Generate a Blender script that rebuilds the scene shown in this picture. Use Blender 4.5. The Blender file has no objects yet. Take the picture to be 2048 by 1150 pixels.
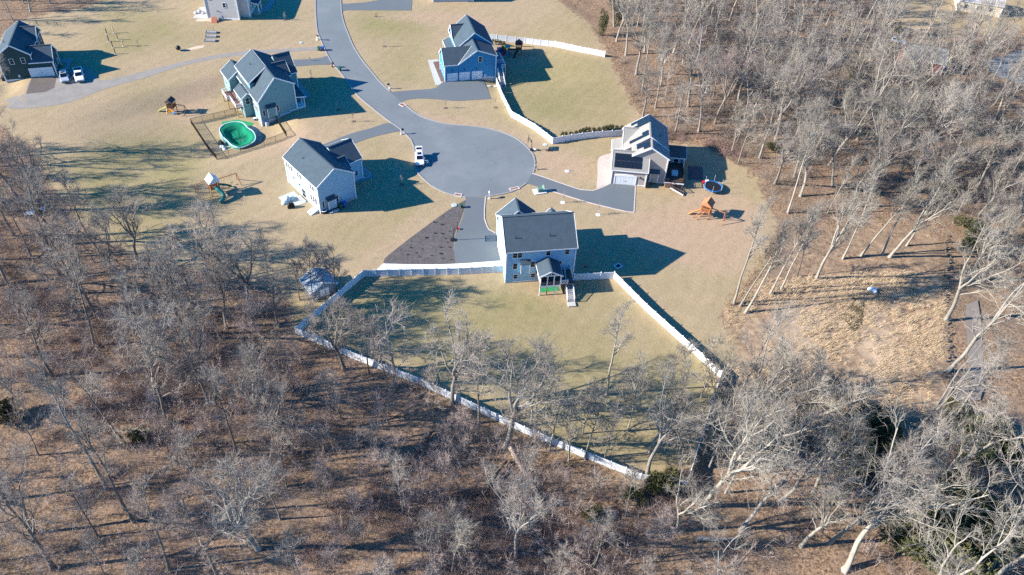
import bpy, math, random
import numpy as np
from mathutils import Matrix, Vector
from mathutils.geometry import delaunay_2d_cdt
R_ = math.radians
sc = bpy.context.scene
C = sc.collection

# ------------------------------------------------------------------ camera, sky, sun, exposure
FL = 1640.0                                   # focal length in photo pixels (photo 2048 wide)
CAMR = np.array([[0.9983628615923101, 0.057197872278726095, 0.0],
                 [0.03934085388995312, -0.6866767224428182, 0.7258976347050581],
                 [0.0415198001972893, -0.7247092398072315, -0.6878027507429743]])
CAMH = 110.6606
camd = bpy.data.cameras.new('camera')
cam = bpy.data.objects.new('camera', camd); C.objects.link(cam)
camd.sensor_width = 36; camd.lens = 36 * FL / 2048; camd.clip_start = 1; camd.clip_end = 5000
m4 = Matrix.Identity(4)
for i in range(3):
    m4[i][0] = CAMR[i, 0]; m4[i][1] = -CAMR[i, 1]; m4[i][2] = -CAMR[i, 2]
m4[2][3] = CAMH
cam.matrix_world = m4
sc.camera = cam

SUN_AZ, SUN_EL = -100.5, 26.8                 # degrees from +Y (clockwise), elevation
w = bpy.data.worlds.new('World'); sc.world = w; w.use_nodes = True
nt = w.node_tree; nt.nodes.clear()
sky = nt.nodes.new('ShaderNodeTexSky'); sky.sky_type = 'NISHITA'; sky.sun_disc = False
sky.sun_elevation = R_(SUN_EL); sky.sun_rotation = R_(SUN_AZ)
sky.air_density = 1.0; sky.dust_density = 0.3; sky.ozone_density = 2.5
bg = nt.nodes.new('ShaderNodeBackground'); bg.inputs[1].default_value = 0.095
wo = nt.nodes.new('ShaderNodeOutputWorld')
hs = nt.nodes.new('ShaderNodeHueSaturation'); hs.inputs['Saturation'].default_value = 1.7
nt.links.new(sky.outputs[0], hs.inputs['Color']); tn = nt.nodes.new('ShaderNodeMix'); tn.data_type = 'RGBA'; tn.blend_type = 'MULTIPLY'; tn.inputs[0].default_value = 1; tn.inputs[7].default_value = (.48, 1.0, 1.20, 1)
nt.links.new(hs.outputs[0], tn.inputs[6]); nt.links.new(tn.outputs[2], bg.inputs[0]); nt.links.new(bg.outputs[0], wo.inputs[0])
sd = bpy.data.lights.new('sun', 'SUN'); so = bpy.data.objects.new('sun', sd); C.objects.link(so)
sd.energy = 5.0; sd.angle = R_(0.5); sd.color = (1.0, 0.93, 0.83)
sdir = Vector((math.sin(R_(SUN_AZ)) * math.cos(R_(SUN_EL)), math.cos(R_(SUN_AZ)) * math.cos(R_(SUN_EL)), math.sin(R_(SUN_EL))))
so.rotation_euler = sdir.to_track_quat('Z', 'Y').to_euler(); so.location = (-80, 60, 90)
sc.view_settings.view_transform = 'Standard'; sc.view_settings.look = 'None'
sc.view_settings.gamma = 1.0; sc.view_settings.use_curve_mapping = False
sc.view_settings.exposure = 1.28
sc.cycles.use_denoising = False
sc.cycles.max_bounces = 5; sc.cycles.diffuse_bounces = 2; sc.cycles.transparent_max_bounces = 4

# ------------------------------------------------------------------ terrain height and photo -> place
GX, GY = -0.014097639503813804, 0.00671175649759122
def sst(a, b, t):
    t = np.clip((t - a) / (b - a), 0, 1); return t * t * (3 - 2 * t)
HS = {'A': (-128.5, 178.42, 16.1), 'C': (-62.45, 168.39, 34.6), 'D': (-42.45, 142.45, 42.5),
      'E': (-7.56, 195.53, 16.7), 'F': (20.93, 152.18, -3.1), 'G': (-1.35, 117.19, 11.1)}
def hloc(k, x, y):
    x0, y0, th = HS[k]; c, s = math.cos(R_(th)), math.sin(R_(th)); dx, dy = x - x0, y - y0
    return c * dx + s * dy, -s * dx + c * dy
def bump(x, y):
    u, v = hloc('C', x, y); b = -2.0 * sst(9, 0, u) * sst(-45, -14, u) * sst(-16, -2, v) * sst(26, 16, v)
    u, v = hloc('A', x, y); b = b - 1.2 * sst(6, 0, u) * sst(-30, -10, u) * sst(-14, -2, v) * sst(30, 12, v)
    u, v = hloc('E', x, y); b = b - 1.0 * sst(-4.5, 0.5, u) * sst(30, 9, u) * sst(-10, -1, v) * sst(30, 14, v)
    return b
def h(x, y):
    return GX * x + GY * y + bump(x, y)
def at(px, py, dz=0.0):                        # the place on the ground that the photo shows there
    r = CAMR @ np.array([(px - 1024) / FL, (py - 575) / FL, 1.0])
    off = dz
    for _ in range(9):
        t = (off - CAMH) / (r[2] - GX * r[0] - GY * r[1]); x, y = r[0] * t, r[1] * t
        off = dz + float(bump(x, y))
    return Vector((x, y, float(h(x, y)) + dz))
def ats(pts): return [at(*p) for p in pts]
def unproj_world(V):                           # world points -> photo pixels (used to keep scattered plants inside a region)
    q = (V - np.array([0, 0, CAMH])) @ CAMR
    return np.c_[1024 + FL * q[:, 0] / q[:, 2], 575 + FL * q[:, 1] / q[:, 2]]

# ------------------------------------------------------------------ materials
def nodes(m):
    m.use_nodes = True; t = m.node_tree; t.nodes.clear()
    o = t.nodes.new('ShaderNodeOutputMaterial'); b = t.nodes.new('ShaderNodeBsdfPrincipled')
    t.links.new(b.outputs[0], o.inputs[0]); return t, b
def N(t, typ, **kw):
    n = t.nodes.new(typ)
    for k, v in kw.items():
        if k.startswith('i_'):
            key = k[2:]; n.inputs[int(key) if key.isdigit() else key].default_value = v
        else: setattr(n, k, v)
    return n
def math_(t, op, a, b=None, clamp=False):
    n = t.nodes.new('ShaderNodeMath'); n.operation = op; n.use_clamp = clamp
    for i, v in enumerate((a, b)):
        if v is None: continue
        if isinstance(v, (int, float)): n.inputs[i].default_value = v
        else: t.links.new(v, n.inputs[i])
    return n.outputs[0]
def mixc(t, f, a, b, mode='MIX'):
    n = t.nodes.new('ShaderNodeMix'); n.data_type = 'RGBA'; n.blend_type = mode
    for sock, v in ((n.inputs[0], f), (n.inputs[6], a), (n.inputs[7], b)):
        if isinstance(v, (int, float)): sock.default_value = v
        elif isinstance(v, (tuple, list)): sock.default_value = (*v, 1) if len(v) == 3 else v
        else: t.links.new(v, sock)
    return n.outputs[2]
def noise(t, vec, scale, detail=3, rough=.55, w=None):
    n = t.nodes.new('ShaderNodeTexNoise'); n.inputs['Scale'].default_value = scale
    n.inputs['Detail'].default_value = detail; n.inputs['Roughness'].default_value = rough
    t.links.new(vec, n.inputs['Vector']); return n.outputs[0]
def rng01(t, v, a, b):                          # remap a..b to 0..1, clamped
    n = t.nodes.new('ShaderNodeMapRange'); n.inputs[1].default_value = a; n.inputs[2].default_value = b
    t.links.new(v, n.inputs[0]); return n.outputs[0]
MATS = {}
def mat(name, col, rough=.7, var=.12, scale=1.5, fine=.08, fscale=14, metal=0, bump_=0, lap=0, rnd=0, spec=.3, stretch=None):
    if name in MATS: return MATS[name]
    m = bpy.data.materials.new(name); t, b = nodes(m)
    tc = N(t, 'ShaderNodeTexCoord'); v = tc.outputs['Object']
    if stretch:
        mp = N(t, 'ShaderNodeMapping'); mp.inputs['Scale'].default_value = stretch; t.links.new(v, mp.inputs[0]); v = mp.outputs[0]
    f1 = noise(t, v, scale, 4); f2 = noise(t, v, fscale, 2)
    f = math_(t, 'ADD', math_(t, 'MULTIPLY', math_(t, 'SUBTRACT', f1, .5), 3.2 * var), math_(t, 'MULTIPLY', math_(t, 'SUBTRACT', f2, .5), 3.2 * fine))
    f = math_(t, 'ADD', f, 1.0)
    if lap:                                      # clapboard: a thin dark line under every lap
        sp = N(t, 'ShaderNodeSeparateXYZ'); t.links.new(tc.outputs['Object'], sp.inputs[0])
        fr = math_(t, 'FRACT', math_(t, 'MULTIPLY', sp.outputs[2], 1 / lap))
        f = math_(t, 'MULTIPLY', f, math_(t, 'SUBTRACT', 1.0, math_(t, 'MULTIPLY', math_(t, 'LESS_THAN', fr, .16), .04)))
    if rnd:
        oi = N(t, 'ShaderNodeObjectInfo')
        f = math_(t, 'MULTIPLY', f, math_(t, 'ADD', 1 - rnd, math_(t, 'MULTIPLY', oi.outputs['Random'], 2 * rnd)))
    cc = N(t, 'ShaderNodeCombineXYZ')
    for i in range(3): t.links.new(f, cc.inputs[i])
    c = mixc(t, 1.0, col, cc.outputs[0], 'MULTIPLY')
    t.links.new(c, b.inputs['Base Color']); b.inputs['Roughness'].default_value = rough
    b.inputs['Metallic'].default_value = metal; b.inputs['Specular IOR Level'].default_value = spec
    if bump_:
        bn = N(t, 'ShaderNodeBump'); bn.inputs['Strength'].default_value = bump_; bn.inputs['Distance'].default_value = .05
        t.links.new(f2, bn.inputs['Height']); t.links.new(bn.outputs[0], b.inputs['Normal'])
    MATS[name] = m; return m

# ------------------------------------------------------------------ meshes and objects
class MB:
    def __init__(s): s.v = []; s.f = []
    def add(s, vs, fs):
        o = len(s.v); s.v += [tuple(map(float, p)) for p in vs]; s.f += [tuple(i + o for i in f) for f in fs]; return s
    def box(s, x0, x1, y0, y1, z0, z1):
        return s.add([(x0, y0, z0), (x1, y0, z0), (x1, y1, z0), (x0, y1, z0), (x0, y0, z1), (x1, y0, z1), (x1, y1, z1), (x0, y1, z1)],
                     [(0, 3, 2, 1), (4, 5, 6, 7), (0, 1, 5, 4), (1, 2, 6, 5), (2, 3, 7, 6), (3, 0, 4, 7)])
    def bar(s, p, q, wd, ht, up=(0, 0, 1)):       # a squared bar from p to q
        p, q, up = Vector(p), Vector(q), Vector(up); d = (q - p).normalized(); a = d.cross(up)
        if a.length < 1e-4: a = d.cross(Vector((1, 0, 0)))
        a.normalize(); b = a.cross(d); a = a * wd / 2; b = b * ht / 2
        return s.add([p - a - b, p + a - b, p + a + b, p - a + b, q - a - b, q + a - b, q + a + b, q - a + b],
                     [(0, 1, 2, 3), (7, 6, 5, 4), (0, 4, 5, 1), (1, 5, 6, 2), (2, 6, 7, 3), (3, 7, 4, 0)])
    def tube(s, pts, rad, k=8, cap=True):
        pts = [Vector(p) for p in pts]; rad = [rad] * len(pts) if isinstance(rad, (int, float)) else rad
        vs, fs = [], []
        for i, p in enumerate(pts):
            d = (pts[min(i + 1, len(pts) - 1)] - pts[max(i - 1, 0)]).normalized()
            a = d.cross(Vector((0, 0, 1)) if abs(d.z) < .9 else Vector((1, 0, 0))).normalized(); b = d.cross(a)
            for j in range(k):
                an = 2 * math.pi * j / k; vs.append(p + (a * math.cos(an) + b * math.sin(an)) * rad[i])
        for i in range(len(pts) - 1):
            for j in range(k):
                fs.append((i * k + j, (i + 1) * k + j, (i + 1) * k + (j + 1) % k, i * k + (j + 1) % k))
        if cap: fs += [tuple(range(k)), tuple(range((len(pts) - 1) * k, len(pts) * k))[::-1]]
        return s.add(vs, fs)
    def prism(s, poly, z0, z1):                   # upright prism over a plan polygon
        n = len(poly)
        return s.add([(x, y, z0) for x, y in poly] + [(x, y, z1) for x, y in poly],
                     [tuple(range(n))[::-1], tuple(range(n, 2 * n))] + [(i, (i + 1) % n, n + (i + 1) % n, n + i) for i in range(n)])
    def ball(s, c, rx, ry=None, rz=None, nu=10, nv=6):
        ry = ry or rx; rz = rz or rx; vs = []; fs = []
        for j in range(nv + 1):
            a = -math.pi / 2 + math.pi * j / nv
            for i in range(nu):
                b = 2 * math.pi * i / nu; vs.append((c[0] + rx * math.cos(a) * math.cos(b), c[1] + ry * math.cos(a) * math.sin(b), c[2] + rz * math.sin(a)))
        for j in range(nv):
            for i in range(nu): fs.append((j * nu + i, j * nu + (i + 1) % nu, (j + 1) * nu + (i + 1) % nu, (j + 1) * nu + i))
        return s.add(vs, fs)
    def disc(s, c, r, hh, k=20):
        return s.prism([(c[0] + r * math.cos(2 * math.pi * i / k), c[1] + r * math.sin(2 * math.pi * i / k)) for i in range(k)], c[2], c[2] + hh)
    def mesh(s, name):
        me = bpy.data.meshes.new(name); me.from_pydata(s.v, [], s.f); me.update(); return me
    def build(s, name, m, parent=None, smooth=False, bevel=0, **kw):
        return link(name, s.mesh(name), m, parent, smooth, bevel, **kw)
def link(name, me, m, parent=None, smooth=False, bevel=0, **kw):
    o = bpy.data.objects.new(name, me); C.objects.link(o)
    if m is not None and not me.materials: me.materials.append(m)
    if parent is not None: o.parent = parent
    if smooth: me.polygons.foreach_set('use_smooth', [True] * len(me.polygons))
    if bevel:
        b = o.modifiers.new('bevel', 'BEVEL'); b.width = bevel; b.segments = 2; b.limit_method = 'ANGLE'
    for k, v in kw.items(): o[k] = v
    return o
def np_mesh(name, V, Q=None, T=None, smooth=False):
    me = bpy.data.meshes.new(name); V = np.asarray(V, np.float32)
    Q = np.zeros((0, 4), np.int32) if Q is None else np.asarray(Q, np.int32); T = np.zeros((0, 3), np.int32) if T is None else np.asarray(T, np.int32)
    me.vertices.add(len(V)); me.vertices.foreach_set('co', V.ravel())
    nl = Q.size + T.size; me.loops.add(nl); me.loops.foreach_set('vertex_index', np.r_[Q.ravel(), T.ravel()])
    st = np.r_[np.arange(len(Q)) * 4, Q.size + np.arange(len(T)) * 3].astype(np.int32)
    me.polygons.add(len(st)); me.polygons.foreach_set('loop_start', st)
    if smooth: me.polygons.foreach_set('use_smooth', np.ones(len(st), bool))
    me.update(calc_edges=True); me.validate(); return me
def tag(o, label=None, cat=None, group=None, kind=None):
    for k, v in (('label', label), ('category', cat), ('group', group), ('kind', kind)):
        if v: o[k] = v
    return o
def thing(name, label, cat, loc=(0, 0, 0), rotz=0, group=None, scale=1):
    o = bpy.data.objects.new(name, None); C.objects.link(o); o.empty_display_size = .3
    o.location = loc; o.rotation_euler = (0, 0, rotz); o.scale = (scale,) * 3
    return tag(o, label, cat, group)
def copy_tree(o, parent=None):
    c = o.copy(); C.objects.link(c); c.parent = parent
    for ch in o.children: copy_tree(ch, c)
    return c
def smooth_line(pts, step=1.5, closed=False):
    P = [Vector(p) for p in pts]; out = []; n = len(P)
    for i in range(n if closed else n - 1):
        p1, p2 = P[i], P[(i + 1) % n]
        p0 = P[i - 1] if (closed or i > 0) else p1 - (p2 - p1); p3 = P[(i + 2) % n] if (closed or i + 2 < n) else p2 + (p2 - p1)
        k = max(1, int((p2 - p1).length / step))
        for j in range(k):
            t = j / k
            out.append(.5 * ((2 * p1) + (p2 - p0) * t + (2 * p0 - 5 * p1 + 4 * p2 - p3) * t * t + (3 * p1 - p0 - 3 * p2 + p3) * t ** 3))
    if not closed: out.append(P[-1])
    return out
def sheet(name, pts, m, off, parent=None, grid=2.5, kind='structure', thick=0.0):
    """a thin sheet lying on the ground inside the outline"""
    P = [(p[0], p[1]) for p in pts]; n = len(P); xs = [p[0] for p in P]; ys = [p[1] for p in P]
    co = [Vector(p) for p in P]
    nx = np.arange(min(xs), max(xs), grid); ny = np.arange(min(ys), max(ys), grid)
    gx, gy = np.meshgrid(nx, ny); G = np.c_[gx.ravel(), gy.ravel()]
    ins = inside(G, P)
    co += [Vector(g) for g in G[ins]]
    r = delaunay_2d_cdt(co, [], [list(range(n))], 1, 1e-4)
    V = [(v.x, v.y, float(h(v.x, v.y)) + off) for v in r[0]]; F = [list(f) for f in r[2]]
    mb = MB(); mb.add(V, F)
    if thick:
        B = [(x, y, z - thick) for x, y, z in V[:n]]; o = len(mb.v)
        mb.v += B; mb.f += [(i, (i + 1) % n, o + (i + 1) % n, o + i) for i in range(n)]
    ob = mb.build(name, m, parent)
    if kind: ob['kind'] = kind
    return ob
def inside(G, P):
    x, y = G[:, 0], G[:, 1]; r = np.zeros(len(G), bool); n = len(P)
    for i in range(n):
        x1, y1 = P[i][0], P[i][1]; x2, y2 = P[(i + 1) % n][0], P[(i + 1) % n][1]
        if y1 == y2: continue
        c = ((y1 > y) != (y2 > y)) & (x < (x2 - x1) * (y - y1) / (y2 - y1) + x1); r ^= c
    return r

# ------------------------------------------------------------------ the ground
rs = np.random.RandomState(7)
LAWN = [(225, -40), (200, 8), (120, 24), (60, 34), (0, 78), (-60, 100), (-90, 230), (0, 250), (60, 290), (120, 400), (190, 470), (300, 520), (420, 545), (560, 575), (600, 668),
        (720, 712), (860, 772), (1060, 872), (1285, 962), (1368, 975), (1452, 750), (1478, 705), (1441, 625), (1468, 590), (1520, 552), (1543, 494), (1556, 450), (1535, 395), (1505, 350), (1478, 312),
        (1440, 292), (1345, 288), (1290, 250), (1258, 195), (1216, 106), (1172, 40), (1120, 4), (1060, -40)]
LAWN2 = [(1745, -30), (1770, 30), (1800, 60), (1870, 70), (1900, 75), (1990, 60), (2048, 60), (2090, -40)]
REEDU = [(1530, 545), (1550, 490), (1640, 445), (1760, 425), (1890, 440), (1893, 560), (1700, 560)]
TRACK = [[(1738, 600), (1762, 600), (1790, 720), (1796, 850), (1740, 850), (1730, 720)], [(1560, 640), (1640, 600), (1690, 640), (1600, 700)]]
REED = [(1441, 612), (1470, 590), (1520, 560), (1600, 555), (1700, 545), (1890, 545), (1893, 640), (1890, 830), (1800, 850), (1690, 850), (1560, 835), (1500, 770), (1455, 748)]
GREEN = [[(600, 650), (740, 560), (1140, 570), (1225, 560), (1420, 740), (1360, 960), (900, 780)], [(1000, 160), (1110, 105), (1212, 112), (1240, 180), (1265, 245), (1110, 265), (1030, 220)],
         [(130, 330), (350, 240), (420, 330), (330, 500), (200, 480)], [(700, 430), (880, 400), (780, 510), (600, 480), (560, 440)], [(700, 20), (860, 40), (840, 170), (760, 170), (720, 90)], [(1160, 330), (1190, 315), (1180, 345), (1168, 350)],
         [(200, 10), (360, 20), (330, 80), (240, 120), (180, 90)], [(440, 205), (462, 190), (468, 215), (445, 222)], [(975, 400), (1010, 420), (1000, 455), (978, 440)]]
DIRT = [[(640, 85), (560, 92), (480, 100), (400, 112), (330, 130), (250, 148), (250, 156), (420, 122), (560, 104), (645, 103)], [(590, 255), (640, 250), (760, 240), (720, 260), (640, 275), (590, 300), (470, 330), (520, 300)],
        [(820, 250), (930, 256), (1010, 268), (1050, 292), (1060, 300), (1085, 300), (1080, 290), (1030, 258), (940, 240), (830, 215)], [(1070, 300), (1160, 300), (1200, 330), (1190, 365), (1120, 350), (1075, 345)],
        [(780, 470), (870, 400), (930, 396), (900, 412), (800, 490), (755, 525), (690, 525)], [(1250, 430), (1400, 380), (1470, 380), (1540, 430), (1480, 560), (1300, 520), (1200, 440)],
        [(395, 150), (470, 140), (440, 210), (360, 260), (330, 210)], [(720, 30), (870, 20), (1010, 40), (1100, 70), (980, 60), (860, 50)], [(1040, 560), (1145, 570), (1160, 600), (1090, 605), (1060, 590)]]
xs = np.r_[-1600, -1000, -600, -400, -300, -240, -205, np.arange(-185, 200, 1.0), 215, 250, 310, 420, 600, 1000, 1600]
ys = np.r_[-1200, -600, -250, -100, -30, 10, np.arange(36, 306, 1.0), 320, 350, 420, 600, 1000, 1600, 2600]
gx_, gy_ = np.meshgrid(xs, ys); GP = np.c_[gx_.ravel(), gy_.ravel()]
shp = gx_.shape
def zone(polys, blur=2):
    a = np.zeros(len(GP))
    for p in polys: a[inside(GP, [tuple(v)[:2] for v in ats(p)])] = 1
    a = a.reshape(shp)
    for _ in range(blur):
        b = a.copy(); b[1:-1] = (a[:-2] + a[1:-1] + a[2:]) / 3; a = b
        b = a.copy(); b[:, 1:-1] = (a[:, :-2] + a[:, 1:-1] + a[:, 2:]) / 3; a = b
    return a.ravel()
zl = zone([LAWN, LAWN2], 5); zr = np.maximum(zone([REED], 4), .42 * zone([REEDU], 6)); zg = zone(GREEN, 14); zd = zone(DIRT + TRACK, 5)
gz = h(GP[:, 0], GP[:, 1])
wv = sum(np.sin(GP[:, 0] * a + GP[:, 1] * b + c) for a, b, c in ((.35, .12, 1), (.17, -.31, 2.2), (-.52, .44, .4), (.9, .7, 3))) * .05
gz = gz + wv * (1 - zl) - .12 * (1 - zl)
nxg, nyg = len(xs), len(ys); ii = (np.arange(nyg - 1)[:, None] * nxg + np.arange(nxg - 1)[None]).ravel()
gm = np_mesh('ground', np.c_[GP, gz], np.c_[ii, ii + 1, ii + 1 + nxg, ii + nxg], smooth=True)
ca = gm.color_attributes.new('zone', 'FLOAT_COLOR', 'POINT')
ca.data.foreach_set('color', np.c_[zl, zr, zg, zd].astype(np.float32).ravel())
def ground_mat():
    m = bpy.data.materials.new('ground'); t, b = nodes(m)
    tc = N(t, 'ShaderNodeTexCoord'); v = tc.outputs['Object']
    at_ = N(t, 'ShaderNodeAttribute', attribute_name='zone'); s = N(t, 'ShaderNodeSeparateColor'); t.links.new(at_.outputs['Color'], s.inputs[0])
    n_big = noise(t, v, .035, 4, .6); n_mid = noise(t, v, .22, 5, .65); n_m2 = noise(t, v, .9, 4, .6); n_fine = noise(t, v, 5.5, 4, .75); n_leaf = noise(t, v, 2.2, 5, .8)
    vo = N(t, 'ShaderNodeTexVoronoi'); vo.inputs['Scale'].default_value = 3.0; t.links.new(v, vo.inputs['Vector'])
    # lawn
    g = rng01(t, math_(t, 'ADD', math_(t, 'ADD', math_(t, 'MULTIPLY', s.outputs[2], .30), n_big), math_(t, 'MULTIPLY', n_mid, .55)), .72, 1.22)
    lawn = mixc(t, g, (.395, .298, .180), (.268, .232, .102))
    lawn = mixc(t, math_(t, 'MULTIPLY', rng01(t, n_mid, .5, .72), .55), lawn, (.40, .298, .19))
    lawn = mixc(t, math_(t, 'MULTIPLY', rng01(t, math_(t, 'ADD', at_.outputs['Alpha'], math_(t, 'MULTIPLY', math_(t, 'SUBTRACT', n_m2, .5), 1.2)), .25, 1.1), .8), lawn, (.43, .300, .200))
    wvn = N(t, 'ShaderNodeTexWave'); wvn.inputs['Scale'].default_value = .10; wvn.inputs['Distortion'].default_value = 9; wvn.inputs['Detail'].default_value = 3; wvn.inputs['Detail Scale'].default_value = .6
    rot = N(t, 'ShaderNodeMapping'); rot.inputs['Rotation'].default_value = (0, 0, .5); t.links.new(v, rot.inputs[0]); t.links.new(rot.outputs[0], wvn.inputs[0])
    k = math_(t, 'ADD', .25, math_(t, 'MULTIPLY', n_fine, .95)); k = math_(t, 'ADD', k, math_(t, 'MULTIPLY', n_m2, .42)); k = math_(t, 'ADD', k, math_(t, 'MULTIPLY', wvn.outputs['Fac'], .05))
    def scale(c, f):
        cc = N(t, 'ShaderNodeCombineXYZ')
        for i in range(3): t.links.new(f, cc.inputs[i])
        return mixc(t, 1.0, c, cc.outputs[0], 'MULTIPLY')
    lawn = mixc(t, math_(t, 'MULTIPLY', rng01(t, n_m2, .56, .74), .5), lawn, (.27, .205, .12)); lawn = scale(lawn, k)
    # leaf litter under the woods
    lit = mixc(t, rng01(t, n_leaf, .40, .60), (.078, .052, .036), (.40, .265, .162))
    lit = mixc(t, math_(t, 'MULTIPLY', rng01(t, n_mid, .42, .66), .6), lit, (.225, .160, .118))
    lit = mixc(t, math_(t, 'MULTIPLY', rng01(t, n_big, .52, .68), .5), lit, (.185, .140, .095))
    lit = mixc(t, math_(t, 'MULTIPLY', math_(t, 'LESS_THAN', vo.outputs[0], .22), .55), lit, (.50, .36, .25))
    # straw of the wet meadow
    st = mixc(t, rng01(t, n_m2, .35, .65), (.29, .19, .115), (.52, .380, .240))
    st = mixc(t, math_(t, 'MULTIPLY', rng01(t, n_mid, .44, .62), .75), st, (.25, .17, .11)); st = mixc(t, math_(t, 'MULTIPLY', at_.outputs['Alpha'], .45), st, (.58, .46, .33)); st = scale(st, math_(t, 'ADD', .6, math_(t, 'MULTIPLY', n_fine, .7)))
    wob = math_(t, 'MULTIPLY', math_(t, 'SUBTRACT', n_mid, .5), 1.0); wob = math_(t, 'ADD', wob, math_(t, 'MULTIPLY', math_(t, 'SUBTRACT', n_m2, .5), 1.1))
    fl = rng01(t, math_(t, 'ADD', s.outputs[0], math_(t, 'MULTIPLY', wob, 1.0)), .38, .62); fr = rng01(t, math_(t, 'ADD', s.outputs[1], wob), .3, .7)
    c = mixc(t, fl, mixc(t, fr, lit, st), lawn)
    t.links.new(c, b.inputs['Base Color']); b.inputs['Roughness'].default_value = .95; b.inputs['Specular IOR Level'].default_value = .05
    bn = N(t, 'ShaderNodeBump'); bn.inputs['Strength'].default_value = .55; bn.inputs['Distance'].default_value = .12
    t.links.new(math_(t, 'ADD', n_fine, n_leaf), bn.inputs['Height']); t.links.new(bn.outputs[0], b.inputs['Normal'])
    return m
go = link('ground', gm, ground_mat()); go['kind'] = 'structure'

# ------------------------------------------------------------------ road, kerbs, drives, paths
ASPH = mat('asphalt', (.172, .192, .196), .85, .12, .12, .10, 6, spec=.2)
def crack(m):
    t = m.node_tree; b = [n for n in t.nodes if n.type == 'BSDF_PRINCIPLED'][0]; lk = b.inputs['Base Color'].links[0].from_socket; tc = N(t, 'ShaderNodeTexCoord'); v = tc.outputs['Object']
    ns = N(t, 'ShaderNodeTexNoise'); ns.inputs['Scale'].default_value = .35; ns.inputs['Detail'].default_value = 4; t.links.new(v, ns.inputs['Vector'])
    va = N(t, 'ShaderNodeVectorMath', operation='SCALE'); va.inputs['Scale'].default_value = 5; t.links.new(ns.outputs['Color'], va.inputs[0]); vb = N(t, 'ShaderNodeVectorMath', operation='ADD'); t.links.new(v, vb.inputs[0]); t.links.new(va.outputs[0], vb.inputs[1])
    vo = N(t, 'ShaderNodeTexVoronoi', feature='DISTANCE_TO_EDGE'); vo.inputs['Scale'].default_value = .11; t.links.new(vb.outputs[0], vo.inputs['Vector'])
    big = noise(t, v, .07, 3, .6); c = mixc(t, math_(t, 'MULTIPLY', math_(t, 'LESS_THAN', vo.outputs[0], .007), .20), lk, (.07, .075, .08)); c = mixc(t, math_(t, 'MULTIPLY', rng01(t, big, .5, .68), .3), c, (.30, .305, .30)); c = mixc(t, math_(t, 'MULTIPLY', rng01(t, noise(t, v, .5, 4, .7), .58, .72), .25), c, (.12, .125, .13)); t.links.new(c, b.inputs['Base Color'])
crack(ASPH)
DRV = mat('drive_asphalt', (.135, .152, .160), .85, .05, .25, .05, 9, spec=.2)
GRAV = mat('gravel', (.265, .24, .205), .95, .16, .4, .22, 6)
GRAVD = mat('gravel_dark', (.13, .11, .095), .95, .14, .5, .2, 6)
CONC = mat('concrete', (.46, .44, .40), .85, .06, .8, .05, 9)
CONCG = mat('walk_concrete', (.30, .30, .30), .85, .06, .8, .05, 9)
KERB = mat('kerb_stone', (.30, .29, .285), .85, .08, 1, .08, 8)
STONE = mat('white_stone', (.74,.73,.71), .9, .10, .7, .22, 4)
L_EDGE = [(632, -30), (631, 10), (634, 58), (640, 76), (651, 102), (664, 126), (678, 142), (692, 160), (712, 188), (744, 216), (772, 238), (800, 258), (811, 268), (822, 280), (828, 294), (829.5, 317), (831, 335), (836, 347), (848, 359), (862, 371), (877, 379.6), (891, 386), (908, 391), (932, 395)]
B_EDGE = [(971, 393.5), (1000, 389), (1023, 384), (1039, 376), (1053, 366.5)]
R_EDGE = [(1067, 345), (1070, 324), (1066, 309), (1058, 298.5), (1037, 280), (1006, 265.6), (971, 256.5), (936.5, 252.5), (902, 249.5), (877, 245), (856, 238.5), (834, 228.5), (808, 208)]
R_EDGE2 = [(780, 183), (760, 164), (740, 140), (724, 120), (708, 95), (698, 72), (688.7, 48), (683.5, 27), (682, 6), (681, -30)]
le, be, re, re2 = (smooth_line(ats(p), 1.5) for p in (L_EDGE, B_EDGE, R_EDGE, R_EDGE2))
sheet('road', le + be + re + re2, ASPH, .030)
def kerb(name, line, wd=.28, ht=.13, m=KERB):
    mb = MB(); P = [Vector(p) for p in line]; n = len(P)
    for i, p in enumerate(P):
        d = (P[min(i + 1, n - 1)] - P[max(i - 1, 0)]); d.z = 0; d.normalize(); s = Vector((-d.y, d.x, 0)) * wd / 2
        for q, z in ((p - s, -.05), (p - s, ht), (p + s, ht), (p + s, -.05)): mb.v.append((q.x, q.y, float(h(q.x, q.y)) + z))
    for i in range(n - 1):
        for a, b_ in ((0, 1), (1, 2), (2, 3)): mb.f.append((4 * i + a, 4 * i + b_, 4 * i + 4 + b_, 4 * i + 4 + a))
    mb.f += [(0, 3, 2, 1), (4 * n - 4, 4 * n - 3, 4 * n - 2, 4 * n - 1)]
    o = mb.build(name, m); o['kind'] = 'structure'; return o
for ln in (le, be, re, re2): kerb('kerb', ln)
sheet('driveway', smooth_line(ats([(780, 184), (806, 182), (832, 180), (856, 178.5), (872, 176), (880, 169), (886.5, 162.9)])) + ats([(967, 160.6), (976, 180), (983, 198)]) + smooth_line(ats([(983, 198), (949.6, 200), (910, 202), (878, 199), (834, 197), (812, 200), (803, 204)]))[1:], DRV, .045)
sheet('driveway', smooth_line(ats([(560, 121), (580, 120), (620, 118), (645, 115), (655, 111), (665, 128), (630, 130), (588, 133), (560, 136)])), DRV, .045)
sheet('driveway', smooth_line(ats([(640, 292), (700, 268), (740, 257), (774, 246), (784, 247), (803, 262), (790, 264), (760, 270.5), (730, 279), (708, 287), (690, 298), (665, 306)])), DRV, .045)
DF = [(1064, 347), (1080, 352), (1121.7, 366.5), (1163.5, 380), (1186, 381.5), (1205, 375), (1222, 366.5), (1271, 372.7), (1268, 425), (1251, 423), (1184, 407), (1132, 391.5), (1080, 375), (1053, 367)]
sheet('driveway', ats(DF), DRV, .045)
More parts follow.
